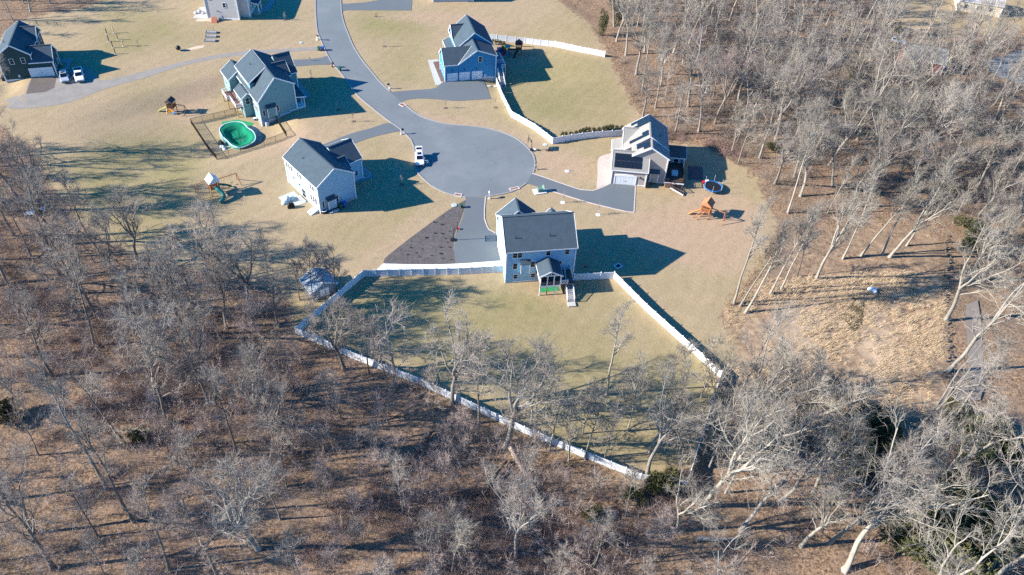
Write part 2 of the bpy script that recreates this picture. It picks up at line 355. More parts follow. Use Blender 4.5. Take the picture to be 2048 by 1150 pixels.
EDG = mat('edging_stone', (.55, .47, .42), .9, .1, 1, .1, 8)
kerb('drive_edging', smooth_line(ats(DF[:7])), .22, .08, EDG); kerb('drive_edging', ats(DF[7:9]), .22, .08, EDG); kerb('drive_edging', smooth_line(ats(DF[8:13])), .22, .08, EDG)
DG = [(932, 395), (928.6, 421.7), (920, 447.8), (911, 468.7), (908, 500), (911, 527)]
DG2 = [(1010, 521), (999.5, 500), (991, 466.6), (977.6, 459), (973.5, 451), (969, 438), (968.8, 421.7), (971, 394.6)]
sheet('driveway', smooth_line(ats(DG)) + smooth_line(ats(DG2)), DRV, .045)
kerb('drive_edging', smooth_line(ats(DG2[2:])), .22, .10, EDG)
sheet('driveway', ats([(683, 8), (700, 7), (730, 5), (758, 0), (765, -25), (826, -25), (823, 21), (695, 20.5), (684, 23)]), DRV, .045)
sheet('gravel_drive', smooth_line(ats([(647, 99), (639, 93.5), (560, 98.4), (489, 102), (410, 114), (340, 130), (254, 151), (200, 161), (186, 140), (172, 133), (130, 140), (115, 150), (60, 160), (52, 187), (25, 194), (9, 203), (13, 216), (59, 216.5), (137, 205), (215, 176), (293, 155), (340, 139), (419, 119.5), (498, 109), (577, 103.7)]), 2.5, True), GRAV, .02)
sheet('gravel_apron', ats([(63, 157), (113, 154.5), (108, 176), (90, 184), (52, 188)]), GRAVD, .035)
sheet('front_walk', ats([(855, 120), (876, 118.7), (878, 122.5), (866, 124), (882, 163.5), (887.6, 163.3), (887, 169.5), (871, 170)]), CONC, .03)
sheet('front_walk', ats([(712, 336), (717, 327), (722, 326), (747.7, 352.8), (711, 368), (711, 361), (734, 352)]), CONCG, .03)
sheet('front_walk', ats([(582, 152), (588, 152), (624, 193), (596, 202), (596, 197), (610, 192)]), CONCG, .03)
sheet('front_walk', ats([(119, 118), (145, 118), (135, 145), (126, 145), (134, 124), (119, 124)]), CONCG, .03)
sheet('front_walk', ats([(498, 24), (516, 22), (535, 8), (549, -10), (556, -10), (537, 24)]), CONCG, .03)
sheet('paver_walk', smooth_line(ats([(1196, 318.5), (1208, 310), (1222, 306), (1224, 320), (1220, 364), (1207, 372), (1194, 378), (1195, 350)]), 1.0, True), mat('pavers', (.52, .43, .37), .9, .12, 1.6, .14, 4), .03)
sheet('patio', ats([(556, 394.6), (588, 382.6), (613, 405.4), (579, 417.4)]), CONC, .06, thick=.1)
sheet('patio', ats([(386, 37), (399.6, 14), (412, 14), (418, 37)]), CONC, .06, thick=.1)
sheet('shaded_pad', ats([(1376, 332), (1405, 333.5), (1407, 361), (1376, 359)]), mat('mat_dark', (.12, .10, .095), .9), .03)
MULCH = mat('mulch', (.108, .095, .090), .95, .30, 1.4, .5, 4, bump_=.6)
sheet('mulch_bed', smooth_line(ats([(931, 400), (926, 424), (918, 447), (909, 468), (906.5, 500), (909, 526.5), (835, 528), (766, 526), (800, 492), (838, 463), (872, 438), (905, 415)]), 2, True), MULCH, .03)
sheet('mulch_bed', ats([(867, 124.5), (877, 123), (886, 150), (888, 162), (882.5, 163)]), mat('bark_bed', (.17, .10, .085), .95, .2, 1, .3, 5), .035)
sheet('stone_strip', smooth_line(ats([(766, 527.5), (835, 529), (909, 528), (1010, 521)]), 2) + smooth_line(ats([(1012, 530), (900, 540), (820, 541), (752, 541)]), 2), STONE, .06, thick=.15)
SAND = mat('sand', (.60, .45, .31), .95, .08, 1, .1, 6)
sheet('sand_patch', smooth_line(ats([(364, 101), (380, 96), (397, 91.5), (411, 91), (405, 96), (392, 98.5), (376, 100.5)]), 1, True), SAND, .02)
sheet('sand_patch', ats([(394, 38), (420, 36), (424, 43), (392, 43)]), SAND, .02)
sheet('sand_ring', smooth_line(ats([(438, 268), (446, 250), (470, 240), (500, 246), (517, 258), (524, 276), (510, 290), (470, 296), (448, 285)]), 1, True), mat('pale_dirt', (.44, .36, .29), .95, .1, 1, .15, 6), .015)
GREENMAT = mat('green_turf_mat', (.03, .26, .10), .9, .1, 1, .15, 8)
sheet('turf_mat', ats([(443, 244), (476, 239.5), (507, 246), (504, 254), (470, 244), (446, 251)]), GREENMAT, .035)
sheet('brook', smooth_line(ats([(1722, 585), (1728, 620), (1720, 655), (1705, 662), (1690, 640), (1700, 605), (1712, 585)]), 1.5, True), mat('brook_water', (.10, .075, .035), .25, .15, .5, .1, 4, spec=.5), .03)
sheet('path', smooth_line(ats([(1932, 610), (1934, 680), (1933, 757), (1900, 800), (1960, 800), (1966, 740), (1962, 640), (1955, 600)]), 3, True), mat('old_asphalt', (.22, .185, .155), .9, .12, .5, .12, 5), .06)
sheet('far_road', ats([(1960, 125), (2060, 95), (2090, 170), (2048, 172), (1985, 150)]), ASPH, .06)
def slab_thing(name, label, cat, px, py, wx, wy, rot, frame_m, grate_m, k=0):
    t = thing(name, label, cat, at(px, py) + Vector((0, 0, .03)), R_(rot))
    f = MB()
    for a in (-1, 1): f.box(-wx / 2, wx / 2, a * wy / 2 - a * .12 - .12, a * wy / 2 - a * .12 + .12, 0, .10); f.box(a * (wx / 2 - .12) - .12, a * (wx / 2 - .12) + .12, -wy / 2 + .24, wy / 2 - .24, 0, .098)
    f.build('frame', frame_m, t); g = MB(); g.box(-wx / 2 + .24, wx / 2 - .24, -wy / 2 + .24, wy / 2 - .24, 0, .04)
    for j in range(5):
        x = -wx / 2 + .3 + (wx - .6) * j / 4; g.box(x - .03, x + .03, -wy / 2 + .25, wy / 2 - .25, .04, .07)
    g.build('grate', grate_m, t); return t
RUST = mat('rusty_grate', (.30, .12, .08), .8, .15, 2, .2, 9); BASINF = mat('basin_frame', (.52, .44, .39), .9)
slab_thing('storm_drain', 'rust coloured storm drain at the road edge by the blue house driveway', 'storm drain', 805, 210, 1.7, 1.3, -38, BASINF, RUST)
slab_thing('storm_drain', 'rust coloured storm drain beside the top of the mulch bed', 'storm drain', 916, 390.5, 1.7, 1.2, -10, BASINF, RUST)
slab_thing('storm_drain', 'long rust coloured storm drain on the turning circle kerb nearest the green utility box', 'storm drain', 1029, 377.5, 2.3, 1.0, 24, BASINF, RUST)
slab_thing('yard_drain', 'pale square drain frame lying in the big house shadow on the lawn', 'drain', 1236, 532.5, 1.5, 1.3, 40, mat('pale_blue_frame', (.55, .62, .66), .8), mat('black_plastic', (.015, .015, .018), .5))

# ------------------------------------------------------------------ houses
TRIM = mat('white_trim', (.80, .80, .80), .6, .03, 1, .03, 9)
GLASS = mat('window_glass', (.012, .016, .02), .15, .1, .5, 0, 5, spec=.2)
ROOF = mat('slate_shingles', (.056, .082, .102), .9, .16, .8, .24, 5, stretch=(1, 1, 1))
ROOFT = mat('tan_shingles', (.275, .262, .235), .9, .09, 1.1, .16, 5)
WHITE = mat('white_paint', (.80, .80, .79), .55, .03, 1, .03, 9)
DOORW = mat('garage_door_paint', (.74, .75, .76), .5, .02, 1, .02, 9)
FOUND = mat('foundation_concrete', (.40, .40, .41), .9, .08, .8, .08, 7)
DARKM = mat('dark_metal', (.02, .02, .022), .5)
DECKB = mat('deck_boards', (.20, .105, .085), .8, .12, 1, .18, 6)
TIMBER = mat('timber', (.42, .30, .16), .85, .12, 1.5, .12, 8)
def siding(name, c): return mat(name, c, .75, .03, .7, .03, 8, lap=.18)
_wc = {}
def win(par, face, pos, a, z, wd, ht, name='window', pane=GLASS):
    """face S/N/E/W of a wall at pos; a is the position along the wall, z the sill height"""
    key = (round(wd, 2), round(ht, 2))
    if key not in _wc:
        f = MB(); t = .085
        f.box(-wd / 2 - t, -wd / 2, -.07, .05, -t, ht + t); f.box(wd / 2, wd / 2 + t, -.07, .05, -t, ht + t)
        f.box(-wd / 2, wd / 2, -.068, .05, -t, 0); f.box(-wd / 2, wd / 2, -.068, .05, ht, ht + t); f.box(-wd / 2, wd / 2, -.05, .045, ht / 2 - .015, ht / 2 + .015)
        g = MB(); g.box(-wd / 2 + .001, wd / 2 - .001, -.022, .03, .001, ht - .001)
        _wc[key] = (f.mesh('window_frame'), g.mesh('window_pane'))
    fm, gm_ = _wc[key]; o = link(name, fm, TRIM, par)
    o.location, rz = {'S': ((a, pos, z), 0), 'N': ((a, pos, z), 180), 'E': ((pos, a, z), 90), 'W': ((pos, a, z), -90)}[face]
    o.rotation_euler = (0, 0, R_(rz)); link('pane', gm_, pane, o); return o
def gdoor(par, face, pos, a, z, wd, ht):
    f = MB(); t = .16
    f.box(-wd / 2 - t, -wd / 2, -.09, .05, 0, ht + t); f.box(wd / 2, wd / 2 + t, -.09, .05, 0, ht + t); f.box(-wd / 2, wd / 2, -.088, .05, ht, ht + t)
    o = f.build('garage_door', TRIM, par)
    o.location, rz = {'S': ((a, pos, z), 0), 'W': ((pos, a, z), -90)}[face]; o.rotation_euler = (0, 0, R_(rz))
    n = 4
    for i in range(n):
        p = MB(); z0, z1 = ht * i / n + .012, ht * (i + 1) / n - .012; p.box(-wd / 2 + .005, wd / 2 - .005, -.03, .03, z0, z1); k = max(2, int(wd / .62))
        for j in range(k): p.box(-wd / 2 + wd * (j + .14) / k, -wd / 2 + wd * (j + .86) / k, -.045, -.02, z0 + .12, z1 - .12)
        p.build('door_panel', DOORW, o)
    hd = MB(); hd.box(-.12, .12, -.09, -.03, ht * .42, ht * .47); hd.build('handle', DARKM, o); return o
def gable(par, a0, a1, b0, b1, zl, zr, ra, zt, wm, rm, axis='y', zb=-3, ov=.3, ends=(1, 1), walls=True, trim=True):
    T = (lambda a, b, z: (a, b, z)) if axis == 'y' else (lambda a, b, z: (b, a, z))
    sl, sr = (zt - zl) / (ra - a0), (zt - zr) / (a1 - ra)
    if walls:
        pr = [(a0, zb), (a1, zb), (a1, zr - .07), (ra, zt - .07), (a0, zl - .07)]; mb = MB()
        mb.add([T(a, b0, z) for a, z in pr] + [T(a, b1, z) for a, z in pr], [(0, 1, 2, 3, 4), (9, 8, 7, 6, 5)] + [(i, 5 + i, 5 + (i + 1) % 5, (i + 1) % 5) for i in range(5)])
        mb.build('wall', wm, par)
    o0, o1 = ov * ends[0], ov * ends[1]
    top = [(a0 - ov, zl - sl * ov), (ra, zt), (a1 + ov, zr - sr * ov)]; th = .2
    pr = top + [(a, z - th) for a, z in top[::-1]]; mb = MB()
    mb.add([T(a, b0 - o0, z) for a, z in pr] + [T(a, b1 + o1, z) for a, z in pr], [tuple(range(6)), tuple(range(11, 5, -1))] + [(i, 6 + i, 6 + (i + 1) % 6, (i + 1) % 6) for i in range(6)])
    ro = mb.build('roof', rm, par)
    cp = MB(); cp.bar(T(ra, b0 - o0, zt + .01), T(ra, b1 + o1, zt + .01), .34, .07); cp.build('ridge_cap', rm, ro)
    if trim:
        tb = MB()
        for b, e in ((b0 - o0, ends[0]), (b1 + o1, ends[1])):
            if not e: continue
            for p, q in ((top[0], top[1]), (top[1], top[2])): tb.bar(T(p[0], b, p[1] - .10), T(q[0], b, q[1] - .10), .07, .30)
        for a, z in (top[0], top[2]): tb.bar(T(a, b0 - o0, z - .12), T(a, b1 + o1, z - .12), .08, .24)
        tb.build('roof_trim', TRIM, ro)
    return ro
def corners(par, pts, z1s, zb=-3):
    for (x, y), z1 in zip(pts, z1s):
        t = MB(); t.box(x - .12, x + .12, y - .12, y + .12, zb, z1); t.build('corner_trim', TRIM, par)
def railing(par, pts, ht=.95, m=None, step=.14, solid=False, name='railing'):
    m = m or WHITE; mb = MB()
    for p, q in zip(pts, pts[1:]):
        p, q = Vector(p), Vector(q); u = Vector((0, 0, 1)); mb.bar(p + u * ht, q + u * ht, .11, .08); mb.bar(p + u * .12, q + u * .12, .07, .07)
        for e in (p, q): mb.box(e.x - .07, e.x + .07, e.y - .07, e.y + .07, e.z, e.z + ht + .10)
        n = max(1, int((q - p).length / step))
        for i in range(1, n):
            c = p.lerp(q, i / n); mb.box(c.x - .022, c.x + .022, c.y - .022, c.y + .022, c.z + .12, c.z + ht)
    return mb.build(name, m, par)
def posts(par, pts, z0, z1, m, s=.16, name='post'):
    for x, y in pts:
        t = MB(); t.box(x - s / 2, x + s / 2, y - s / 2, y + s / 2, z0, z1); t.build(name, m, par)
def stairs(par, p0, p1, wd, n, m, rail=True, railm=None, rsides=(-1, 1)):
    """p0 top, p1 bottom (centre line); each tread a part"""
    p0, p1 = Vector(p0), Vector(p1); d = (p1 - p0); fl = Vector((d.x, d.y, 0)); s = Vector((-fl.y, fl.x, 0)).normalized(); run = fl.length / n
    tm = MB(); tm.box(-wd / 2, wd / 2, -run * .5, run * .42, -.05, .0); me = tm.mesh('tread')
    for i in range(n):
        c = p0 + d * ((i + .5) / n); o = link('tread', me, m, par); o.location = (c.x, c.y, c.z + .02); o.rotation_euler = (0, 0, math.atan2(fl.y, fl.x) + math.pi / 2)
    for sg in (-1, 1):
        t = MB(); t.bar(p0 + s * sg * (wd / 2 + .04) - Vector((0, 0, .14)), p1 + s * sg * (wd / 2 + .04) - Vector((0, 0, .05)), .07, .30); t.build('stringer', railm or WHITE, par)
    if rail:
        for sg in rsides: railing(par, [p0 + s * sg * (wd / 2 + .05), p1 + s * sg * (wd / 2 + .05)], .9, railm, .16, name='handrail')
def slab(par, x0, x1, y0, y1, z0, z1, m, name): return MB().box(x0, x1, y0, y1, z0, z1).build(name, m, par)
def shed_roof(par, pts_top, th, m, name='roof', trim=True):
    """a single sloping slab given by its four top corners"""
    T = [Vector(p) for p in pts_top]; mb = MB(); mb.add(T + [p - Vector((0, 0, th)) for p in T], [(0, 1, 2, 3), (7, 6, 5, 4)] + [(i, 4 + i, 4 + (i + 1) % 4, (i + 1) % 4) for i in range(4)])
    ro = mb.build(name, m, par)
    if trim:
        t = MB()
        for i in range(4): t.bar(T[i] - Vector((0, 0, .1)), T[(i + 1) % 4] - Vector((0, 0, .1)), .06, .22)
        t.build('roof_trim', TRIM, ro)
    return ro
def bay(par, x0, x1, y, z0, z1, wm, dep=.6):
    """boxed chimney-like bump on a wall facing -y with its own little roof"""
    slab(par, x0, x1, y - dep, y + .1, z0, z1, wm, 'bay')
    t = MB()
    for x in (x0, x1): t.box(x - .09, x + .09, y - dep - .03, y - dep + .12, z0 - .02, z1 - .02)
    t.box(x0 + .09, x1 - .09, y - dep - .028, y - dep + .1, z1 - .2, z1 - .03); t.build('bay_trim', TRIM, par)
    shed_roof(par, [(x0 - .2, y - dep - .2, z1 + .02), (x1 + .2, y - dep - .2, z1 + .02), (x1 + .2, y + .05, z1 + .75), (x0 - .2, y + .05, z1 + .75)], .12, ROOF, 'bay_roof', False)
    MB().tube([(x0 * .5 + x1 * .5 - .2, y - dep - .06, z0 + .8), (x0 * .5 + x1 * .5 - .2, y - dep + .02, z0 + .8)], .1, 8).build('vent_cap', TIMBER, par)
def house(name, label, k):
    x, y, th = HS[k]; return thing(name, label, 'house', (x, y, GX * x + GY * y), R_(th))
def vent(par, x, y, z): MB().tube([(x, y, z - .3), (x, y, z + .45)], .07, 7).build('roof_vent', DARKM, par)

# --- G: pale blue house with the porch, nearest the woods
SG = siding('pale_blue_siding', (.28, .50, .66))
g = house('house', 'pale blue house with a roofed back porch and long white stairs', 'G')
gable(g, 0, 10.93, 0, 13.44, 8.2, 8.2, 5.47, 12.12, SG, ROOF, axis='x')
gable(g, .35, 7.9, 10.9, 14.5, 5.8, 5.8, 4.0, 9.25, SG, ROOF, zb=-1)
gable(g, 9.2, 12.6, 10.5, 12.0, 6.4, 6.4, 10.9, 8.2, SG, ROOF, zb=-1)
corners(g, [(0, 0), (13.44, 0), (.35, 14.5)], [8.1, 8.1, 5.6], -.3)
slab(g, -.04, 1.1, -.16, .3, -.4, 2.7, SG, 'chimney_chase'); slab(g, 1.1, 13.46, -.06, .02, -.4, .28, TRIM, 'base_trim')
for x in (1.62, 2.58): win(g, 'S', 0, x, 6.35, .82, 1.35)
for x in (8.05, 11.75): win(g, 'S', 0, x, 6.4, .82, 1.35)
win(g, 'S', 0, 5.75, 7.35, .75, .3); win(g, 'S', 0, 10.6, 3.9, .6, .8); win(g, 'S', 0, 1.75, 3.5, .82, 1.4); win(g, 'S', 0, 5.2, 3.7, .82, 1.4)
win(g, 'S', 0, 1.95, .95, .8, 1.0); win(g, 'S', 0, 5.4, .95, .8, 1.0)
bay(g, 2.85, 4.5, 0, 2.6, 5.1, SG)
for y, z in ((3.2, 5.2), (5.6, 5.2), (8.3, 3.2), (3.2, 2.0)): win(g, 'W', 0, y, z, .75, 1.3)
gdoor(g, 'W', 0, 9.2, 0.3, 2.6, 2.2); win(g, 'W', .35, 12.6, 2.8, .7, 1.1)
for x in (1.9, 8.6): vent(g, x, 1.9, 9.7)
pf = slab(g, 6.0, 10.0, -4.2, -.05, 2.2, 2.42, DECKB, 'porch_floor'); MB().box(5.95, 10.05, -4.26, -4.2, 2.0, 2.46).build('floor_trim', WHITE, pf)
gable(g, 6.0, 10.0, -4.1, 0.0, 4.95, 4.95, 8.0, 6.05, SG, ROOF, ends=(1, 0), walls=False)
posts(g, [(6.06, -4.15), (7.35, -4.15), (8.65, -4.15), (9.94, -4.15)], 2.42, 4.9, WHITE, .2, 'porch_post')
posts(g, [(6.06, -4.15), (9.2, -4.15)], -.3, 2.2, WHITE, .22, 'support_post'); posts(g, [(7.4, -4.1), (11.1, -4.05)], -.3, 2.2, TIMBER, .2, 'support_post')
t_ = MB(); t_.bar((6, -4.15, 4.88), (10, -4.15, 4.88), .16, .26); t_.bar((8, -4.15, 5), (8, -4.15, 5.9), .14, .14); t_.bar((6.4, -4.15, 5.0), (8, -4.15, 5.75), .1, .14); t_.bar((9.6, -4.15, 5.0), (8, -4.15, 5.75), .1, .14); t_.build('porch_truss', WHITE, g)
sc_ = MB(); sc_.box(6.1, 9.9, -4.13, -4.11, 2.45, 3.3); sc_.build('screen', mat('porch_screen', (.10, .095, .10), .7), g)
slab(g, 6.1, 6.14, -4.1, -.1, 2.45, 4.8, mat('porch_screen_side', (.5, .52, .55), .7), 'screen')
slab(g, 10.05, 12.75, -4.1, -.05, 2.2, 2.40, DECKB, 'deck_floor')
railing(g, [(10.1, -4.05, 2.4), (11.4, -4.05, 2.4)]); railing(g, [(12.72, -.2, 2.4), (12.72, -1.0, 2.4)])
stairs(g, (12.1, -.9, 2.4), (11.75, -6.6, .05), 1.25, 14, mat('stair_treads', (.36, .36, .38), .8, .06), True, WHITE)
slab(g, 11.0, 12.5, -7.9, -6.7, -.2, .06, CONC, 'stair_pad')
sheet('turf_mat', [Vector((-1.35, 117.19, 0)) + Matrix.Rotation(R_(11.1), 3, 'Z') @ Vector(p) for p in ((6.5, -3.4, 0), (10.2, -3.2, 0), (10.1, -1.0, 0), (6.6, -1.0, 0))], GREENMAT, .04)

# --- D: white sided house with slate roof in the middle of the left lawn
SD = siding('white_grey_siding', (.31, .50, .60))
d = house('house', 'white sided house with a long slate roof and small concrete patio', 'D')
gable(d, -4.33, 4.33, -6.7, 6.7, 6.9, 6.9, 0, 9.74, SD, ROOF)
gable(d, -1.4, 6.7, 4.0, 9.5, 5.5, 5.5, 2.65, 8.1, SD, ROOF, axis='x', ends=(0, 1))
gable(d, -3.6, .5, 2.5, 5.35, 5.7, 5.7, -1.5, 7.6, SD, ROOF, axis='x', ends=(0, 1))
corners(d, [(-4.33, -6.7), (4.33, -6.7), (-4.33, 6.7), (9.5, -1.4)], [6.8, 6.8, 6.8, 5.4], -.5)
slab(d, -4.2, 4.2, -6.76, -6.7, -.5, .55, FOUND, 'foundation')
for y in (6.0, 5.05, 4.1, 1.3, .35, -3.9, -4.85): win(d, 'W', -4.33, y, 4.6, .7, 1.25)
win(d, 'W', -4.33, 3.6, 2.7, .7, .9)
for y in (-3.5, -4.45, -5.4): win(d, 'W', -4.33, y, 1.5, .7, 1.45)
win(d, 'W', -4.33, -.2, .25, 1.5, 2.1, 'patio_door')
ar = MB(); ar.box(-4.6, -4.3, 1.0, 1.4, 2.7, 2.8); ar.build('door_lamp', DARKM, d)
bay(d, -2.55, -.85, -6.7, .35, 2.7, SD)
win(d, 'S', -6.7, -3.45, 1.0, .45, 1.6); win(d, 'S', -6.7, -.1, 1.2, .45, 1.5)
vent(d, -2.4, 1.9, 8.15)
bk = MB(); bk.add([(-6.4, -6.2, 0), (-6.4, -4.6, 0), (-4.33, -4.6, .75), (-4.33, -6.2, .75), (-6.4, -6.2, -.6), (-6.4, -4.6, -.6), (-4.33, -4.6, -.6), (-4.33, -6.2, -.6)], [(0, 3, 2, 1), (0, 1, 5, 4), (1, 2, 6, 5), (3, 0, 4, 7), (2, 3, 7, 6)])
bo = bk.build('cellar_hatch', mat('pale_metal', (.5, .53, .58), .5), d); bs = MB(); bs.bar((-6.42, -5.4, .05), (-4.4, -5.4, .79), .07, .05); bs.build('hatch_seam', FOUND, bo)
stairs(d, (-4.7, -.2, .25), (-5.4, -.2, 0), 2.2, 2, CONC, False)
win(d, 'E', 9.5, 2.6, 1.2, .9, 1.2); win(d, 'S', -1.4, 8.0, 1.4, .6, 1.1)

# --- C: grey green house with a deck behind the pool
SC = siding('grey_green_siding', (.18, .33, .34))
c = house('house', 'grey green house with slate roofs and a raised brown deck beside the green pool', 'C')
gable(c, 0, 9.12, 0, 15.1, 4.75, 7.35, 4.77, 9.98, SC, ROOF, zb=-3.2)
slab(c, .25, 4.9, 5.6, 15.0, 3.0, 6.5, SC, 'dormer')
shed_roof(c, [(-.1, 5.35, 6.72), (4.85, 5.35, 10.03), (4.85, 15.35, 10.03), (-.1, 15.35, 6.72)], .2, ROOF, 'dormer_roof')
gable(c, -2.2, 3.4, 15.1, 20.4, 3.7, 3.7, .6, 5.7, SC, ROOF, zb=-3.2)
gable(c, -2.2, .6, 5.6, 10.9, 3.4, 3.4, -.8, 4.5, SC, ROOF, zb=-3.2, ends=(1, 0))
gable(c, 7.8, 15.0, 8.5, 12.6, 5.8, 5.8, 11.6, 9.2, SC, ROOF, axis='x', ends=(0, 1), zb=-1)
gable(c, 5.6, 10.4, 7.0, 10.3, 6.6, 6.6, 8.4, 8.9, SC, ROOF, axis='x', ends=(0, 1), zb=-1)
corners(c, [(0, 0), (9.12, 0), (12.6, 7.8), (-2.2, 5.6), (-2.2, 15.1)], [4.6, 7.2, 5.7, 3.3, 3.6], -3)
for i, (x0, x1, z) in enumerate(((.1, 4.6, -.75), (4.6, 7.2, -.15), (7.2, 9.1, .25))): slab(c, x0, x1, -.07, .02, z - .16, z, TRIM, 'base_trim'); slab(c, x0, x1, -.05, .015, -3, z - .17, FOUND, 'foundation')
bay(c, 1.7, 3.8, 0, .15, 2.75, SC)
win(c, 'S', 0, .95, .6, .5, 1.5); win(c, 'S', 0, 4.45, 1.0, .45, 1.6); win(c, 'S', 5.6, -1.0, 1.4, .9, 1.7); win(c, 'W', 0, 4.4, .8, .75, 1.5)
for y in (3.9, 2.9, 1.9): win(c, 'W', 0, y, .9, .75, 1.6); win(c, 'W', 0, y - 1.2, -1.9, .7, 1.2)
for y in (12.9, 12.0, 8.0): win(c, 'W', .25, y, 4.3, .7, 1.3)
for y in (6.9, 8.2, 9.4): win(c, 'W', -2.2, y, .9, .7, 1.7)
win(c, 'W', 0, 13.3, .75, 1.6, 2.0, 'patio_door'); win(c, 'W', -2.2, 18.2, .8, .9, 1.3)
dk = slab(c, -4.5, -.02, 10.95, 15.05, .45, .65, DECKB, 'deck_floor'); slab(c, -3.8, -2.22, 6.3, 10.93, .448, .648, DECKB, 'deck_floor')
railing(c, [(-2.3, 15.0, .65), (-4.45, 15.0, .65), (-4.45, 11.0, .65), (-3.75, 11.0, .65), (-3.75, 6.35, .65), (-2.3, 6.35, .65)], 1.0, WHITE, .16)
posts(c, [(-4.4, 11.1), (-4.4, 14.9), (-3.7, 6.4), (-3.7, 9.0), (-2.5, 6.4)], -2.6, .45, TIMBER, .18, 'deck_post')
slab(c, 9.1, 11.4, .2, 2.5, -.4, .3, WHITE, 'porch_floor'); posts(c, [(11.25, .35), (11.25, 2.35), (9.3, .35)], .3, 2.85, WHITE, .2, 'porch_post')
shed_roof(c, [(9.0, -.1, 3.5), (11.7, -.1, 2.95), (11.7, 7.4, 2.95), (9.0, 7.4, 3.5)], .16, ROOF, 'porch_roof')
vent(c, 2.6, 10.6, 8.7); win(c, 'E', 12.6, 11.5, 1.2, .9, 1.2)

# --- E: blue house with three garage doors
SE = siding('blue_siding', (.035, .235, .42))
e = house('house', 'blue house with three white garage doors and slate gables', 'E')
gable(e, -9.9, 0, 0, 6.8, 5.0, 6.55, -5.0, 8.45, SE, ROOF, ends=(1, 0))
gable(e, -8.9, .55, 6.5, 16.6, 6.1, 6.5, -4.25, 10.0, SE, ROOF)
w5 = MB(); w5.add([(-13.5, 0, -1), (-13.5, 6.75, -1), (-13.5, 6.75, 5.05), (-13.5, 3.35, 7.9), (-13.5, 0, 5.05), (-9.8, 0, -1), (-9.8, 6.75, -1), (-9.8, 6.75, 5.05), (-9.8, 3.35, 7.9), (-9.8, 0, 5.05)], [(4, 3, 2, 1, 0), (5, 6, 7, 8, 9), (0, 1, 6, 5), (0, 5, 9, 4), (1, 2, 7, 6), (2, 3, 8, 7), (3, 4, 9, 8)]); w5.build('wall', SE, e)
shed_roof(e, [(-13.8, -.3, 4.85), (-10.15, -.3, 4.85), (-5.7, 3.35, 8.0), (-13.8, 3.35, 8.0)], .2, ROOF); shed_roof(e, [(-13.8, 3.35, 8.0), (-5.7, 3.35, 8.0), (-10.0, 7.05, 4.85), (-13.8, 7.05, 4.85)], .2, ROOF)
gable(e, 11.6, 16.6, -8.95, -4.6, 6.2, 6.2, 14.1, 8.9, SE, ROOF, axis='x', ends=(1, 0))
shed_roof(e, [(-10.9, 7.5, 3.1), (-8.8, 7.5, 4.1), (-8.8, 17, 4.1), (-10.9, 17, 3.1)], .16, ROOF, 'porch_roof'); posts(e, [(-10.7, 7.7), (-10.7, 12), (-10.7, 16.8)], -.3, 3.0, WHITE, .2, 'porch_post')
corners(e, [(-13.5, 0), (0, 0), (-13.5, 6.75), (-8.9, 16.6), (.55, 16.6)], [5.0, 6.4, 5.0, 6, 6.3], -1.5)
for x in (-11.58, -8.35, -5.0): gdoor(e, 'S', -.02, x, .05, 2.5, 2.25)
for x in (-11.6, -8.4, -5.1): t_ = MB(); t_.box(x - .1, x + .1, -.25, 0, 3.1, 3.4); t_.build('wall_lamp', DARKM, e)
win(e, 'S', 0, -4.2, 5.0, .85, 1.45); slab(e, -3.4, -1.2, -.06, .01, .45, .6, TRIM, 'base_trim'); slab(e, -3.4, .02, -.05, .012, -1.5, .44, FOUND, 'foundation'); slab(e, -1.2, .02, -.062, .01, .1, .25, TRIM, 'base_trim')
slab(e, -3.2, -2.6, -.3, -.03, .7, 1.5, mat('grey_box', (.45, .5, .55), .5), 'meter_box')
for y, z in ((1.6, 1.3), (3.4, 1.3), (5.1, 1.3), (3.35, 5.3)): win(e, 'W', -13.5, y, z, .8, 1.4)
win(e, 'W', -8.95, 14.1, 5.4, 1.0, 1.5); win(e, 'W', -8.9, 9.2, 4.2, .8, 1.2)
slab(e, .3, 3.1, 1.3, 8.0, 1.75, 1.95, mat('grey_deck', (.22, .25, .29), .8), 'deck_floor'); slab(e, .3, 1.9, -.4, 1.3, 1.748, 1.948, mat('grey_deck', (.22, .25, .29), .8), 'deck_floor')
railing(e, [(.4, 7.95, 1.95), (3.05, 7.95, 1.95), (3.05, 1.35, 1.95), (1.95, 1.35, 1.95)]); railing(e, [(.7, 4.0, 1.95), (2.6, 4.0, 1.95)])
stairs(e, (1.15, -.3, 1.95), (1.15, -3.9, -.9), 1.15, 14, mat('stair_treads', (.36, .36, .38), .8, .06), True, WHITE)
posts(e, [(3.0, 1.4), (3.0, 7.9), (.45, -.3)], -1.5, 1.75, WHITE, .16, 'deck_post')

# --- F: tan house with solar panels
SF = siding('tan_siding', (.42, .37, .33))
f_ = house('house', 'tan house with dark solar panels on its pale roofs', 'F')
gable(f_, 0, 5.45, 0, 7.75, 4.25, 4.25, 2.85, 7.2, SF, ROOFT, axis='x')
gable(f_, 4.35, 12.1, 1.9, 5.8, 7.0, 6.8, 8.1, 9.3, SF, ROOFT, ends=(1, 0))
gable(f_, 2.7, 12.1, 5.6, 14.4, 6.1, 6.85, 7.75, 9.85, SF, ROOFT)
gable(f_, 7.4, 14.4, 2.35, 6.8, 5.6, 5.6, 10.9, 8.2, SF, ROOFT, axis='x', ends=(1, 0))
shed_roof(f_, [(-.1, 9.2, 3.0), (2.7, 9.2, 3.75), (2.7, 13.4, 3.75), (-.1, 13.4, 3.0)], .16, ROOFT, 'porch_roof'); posts(f_, [(.1, 9.4), (.1, 13.2)], -.3, 2.9, WHITE, .2, 'porch_post')
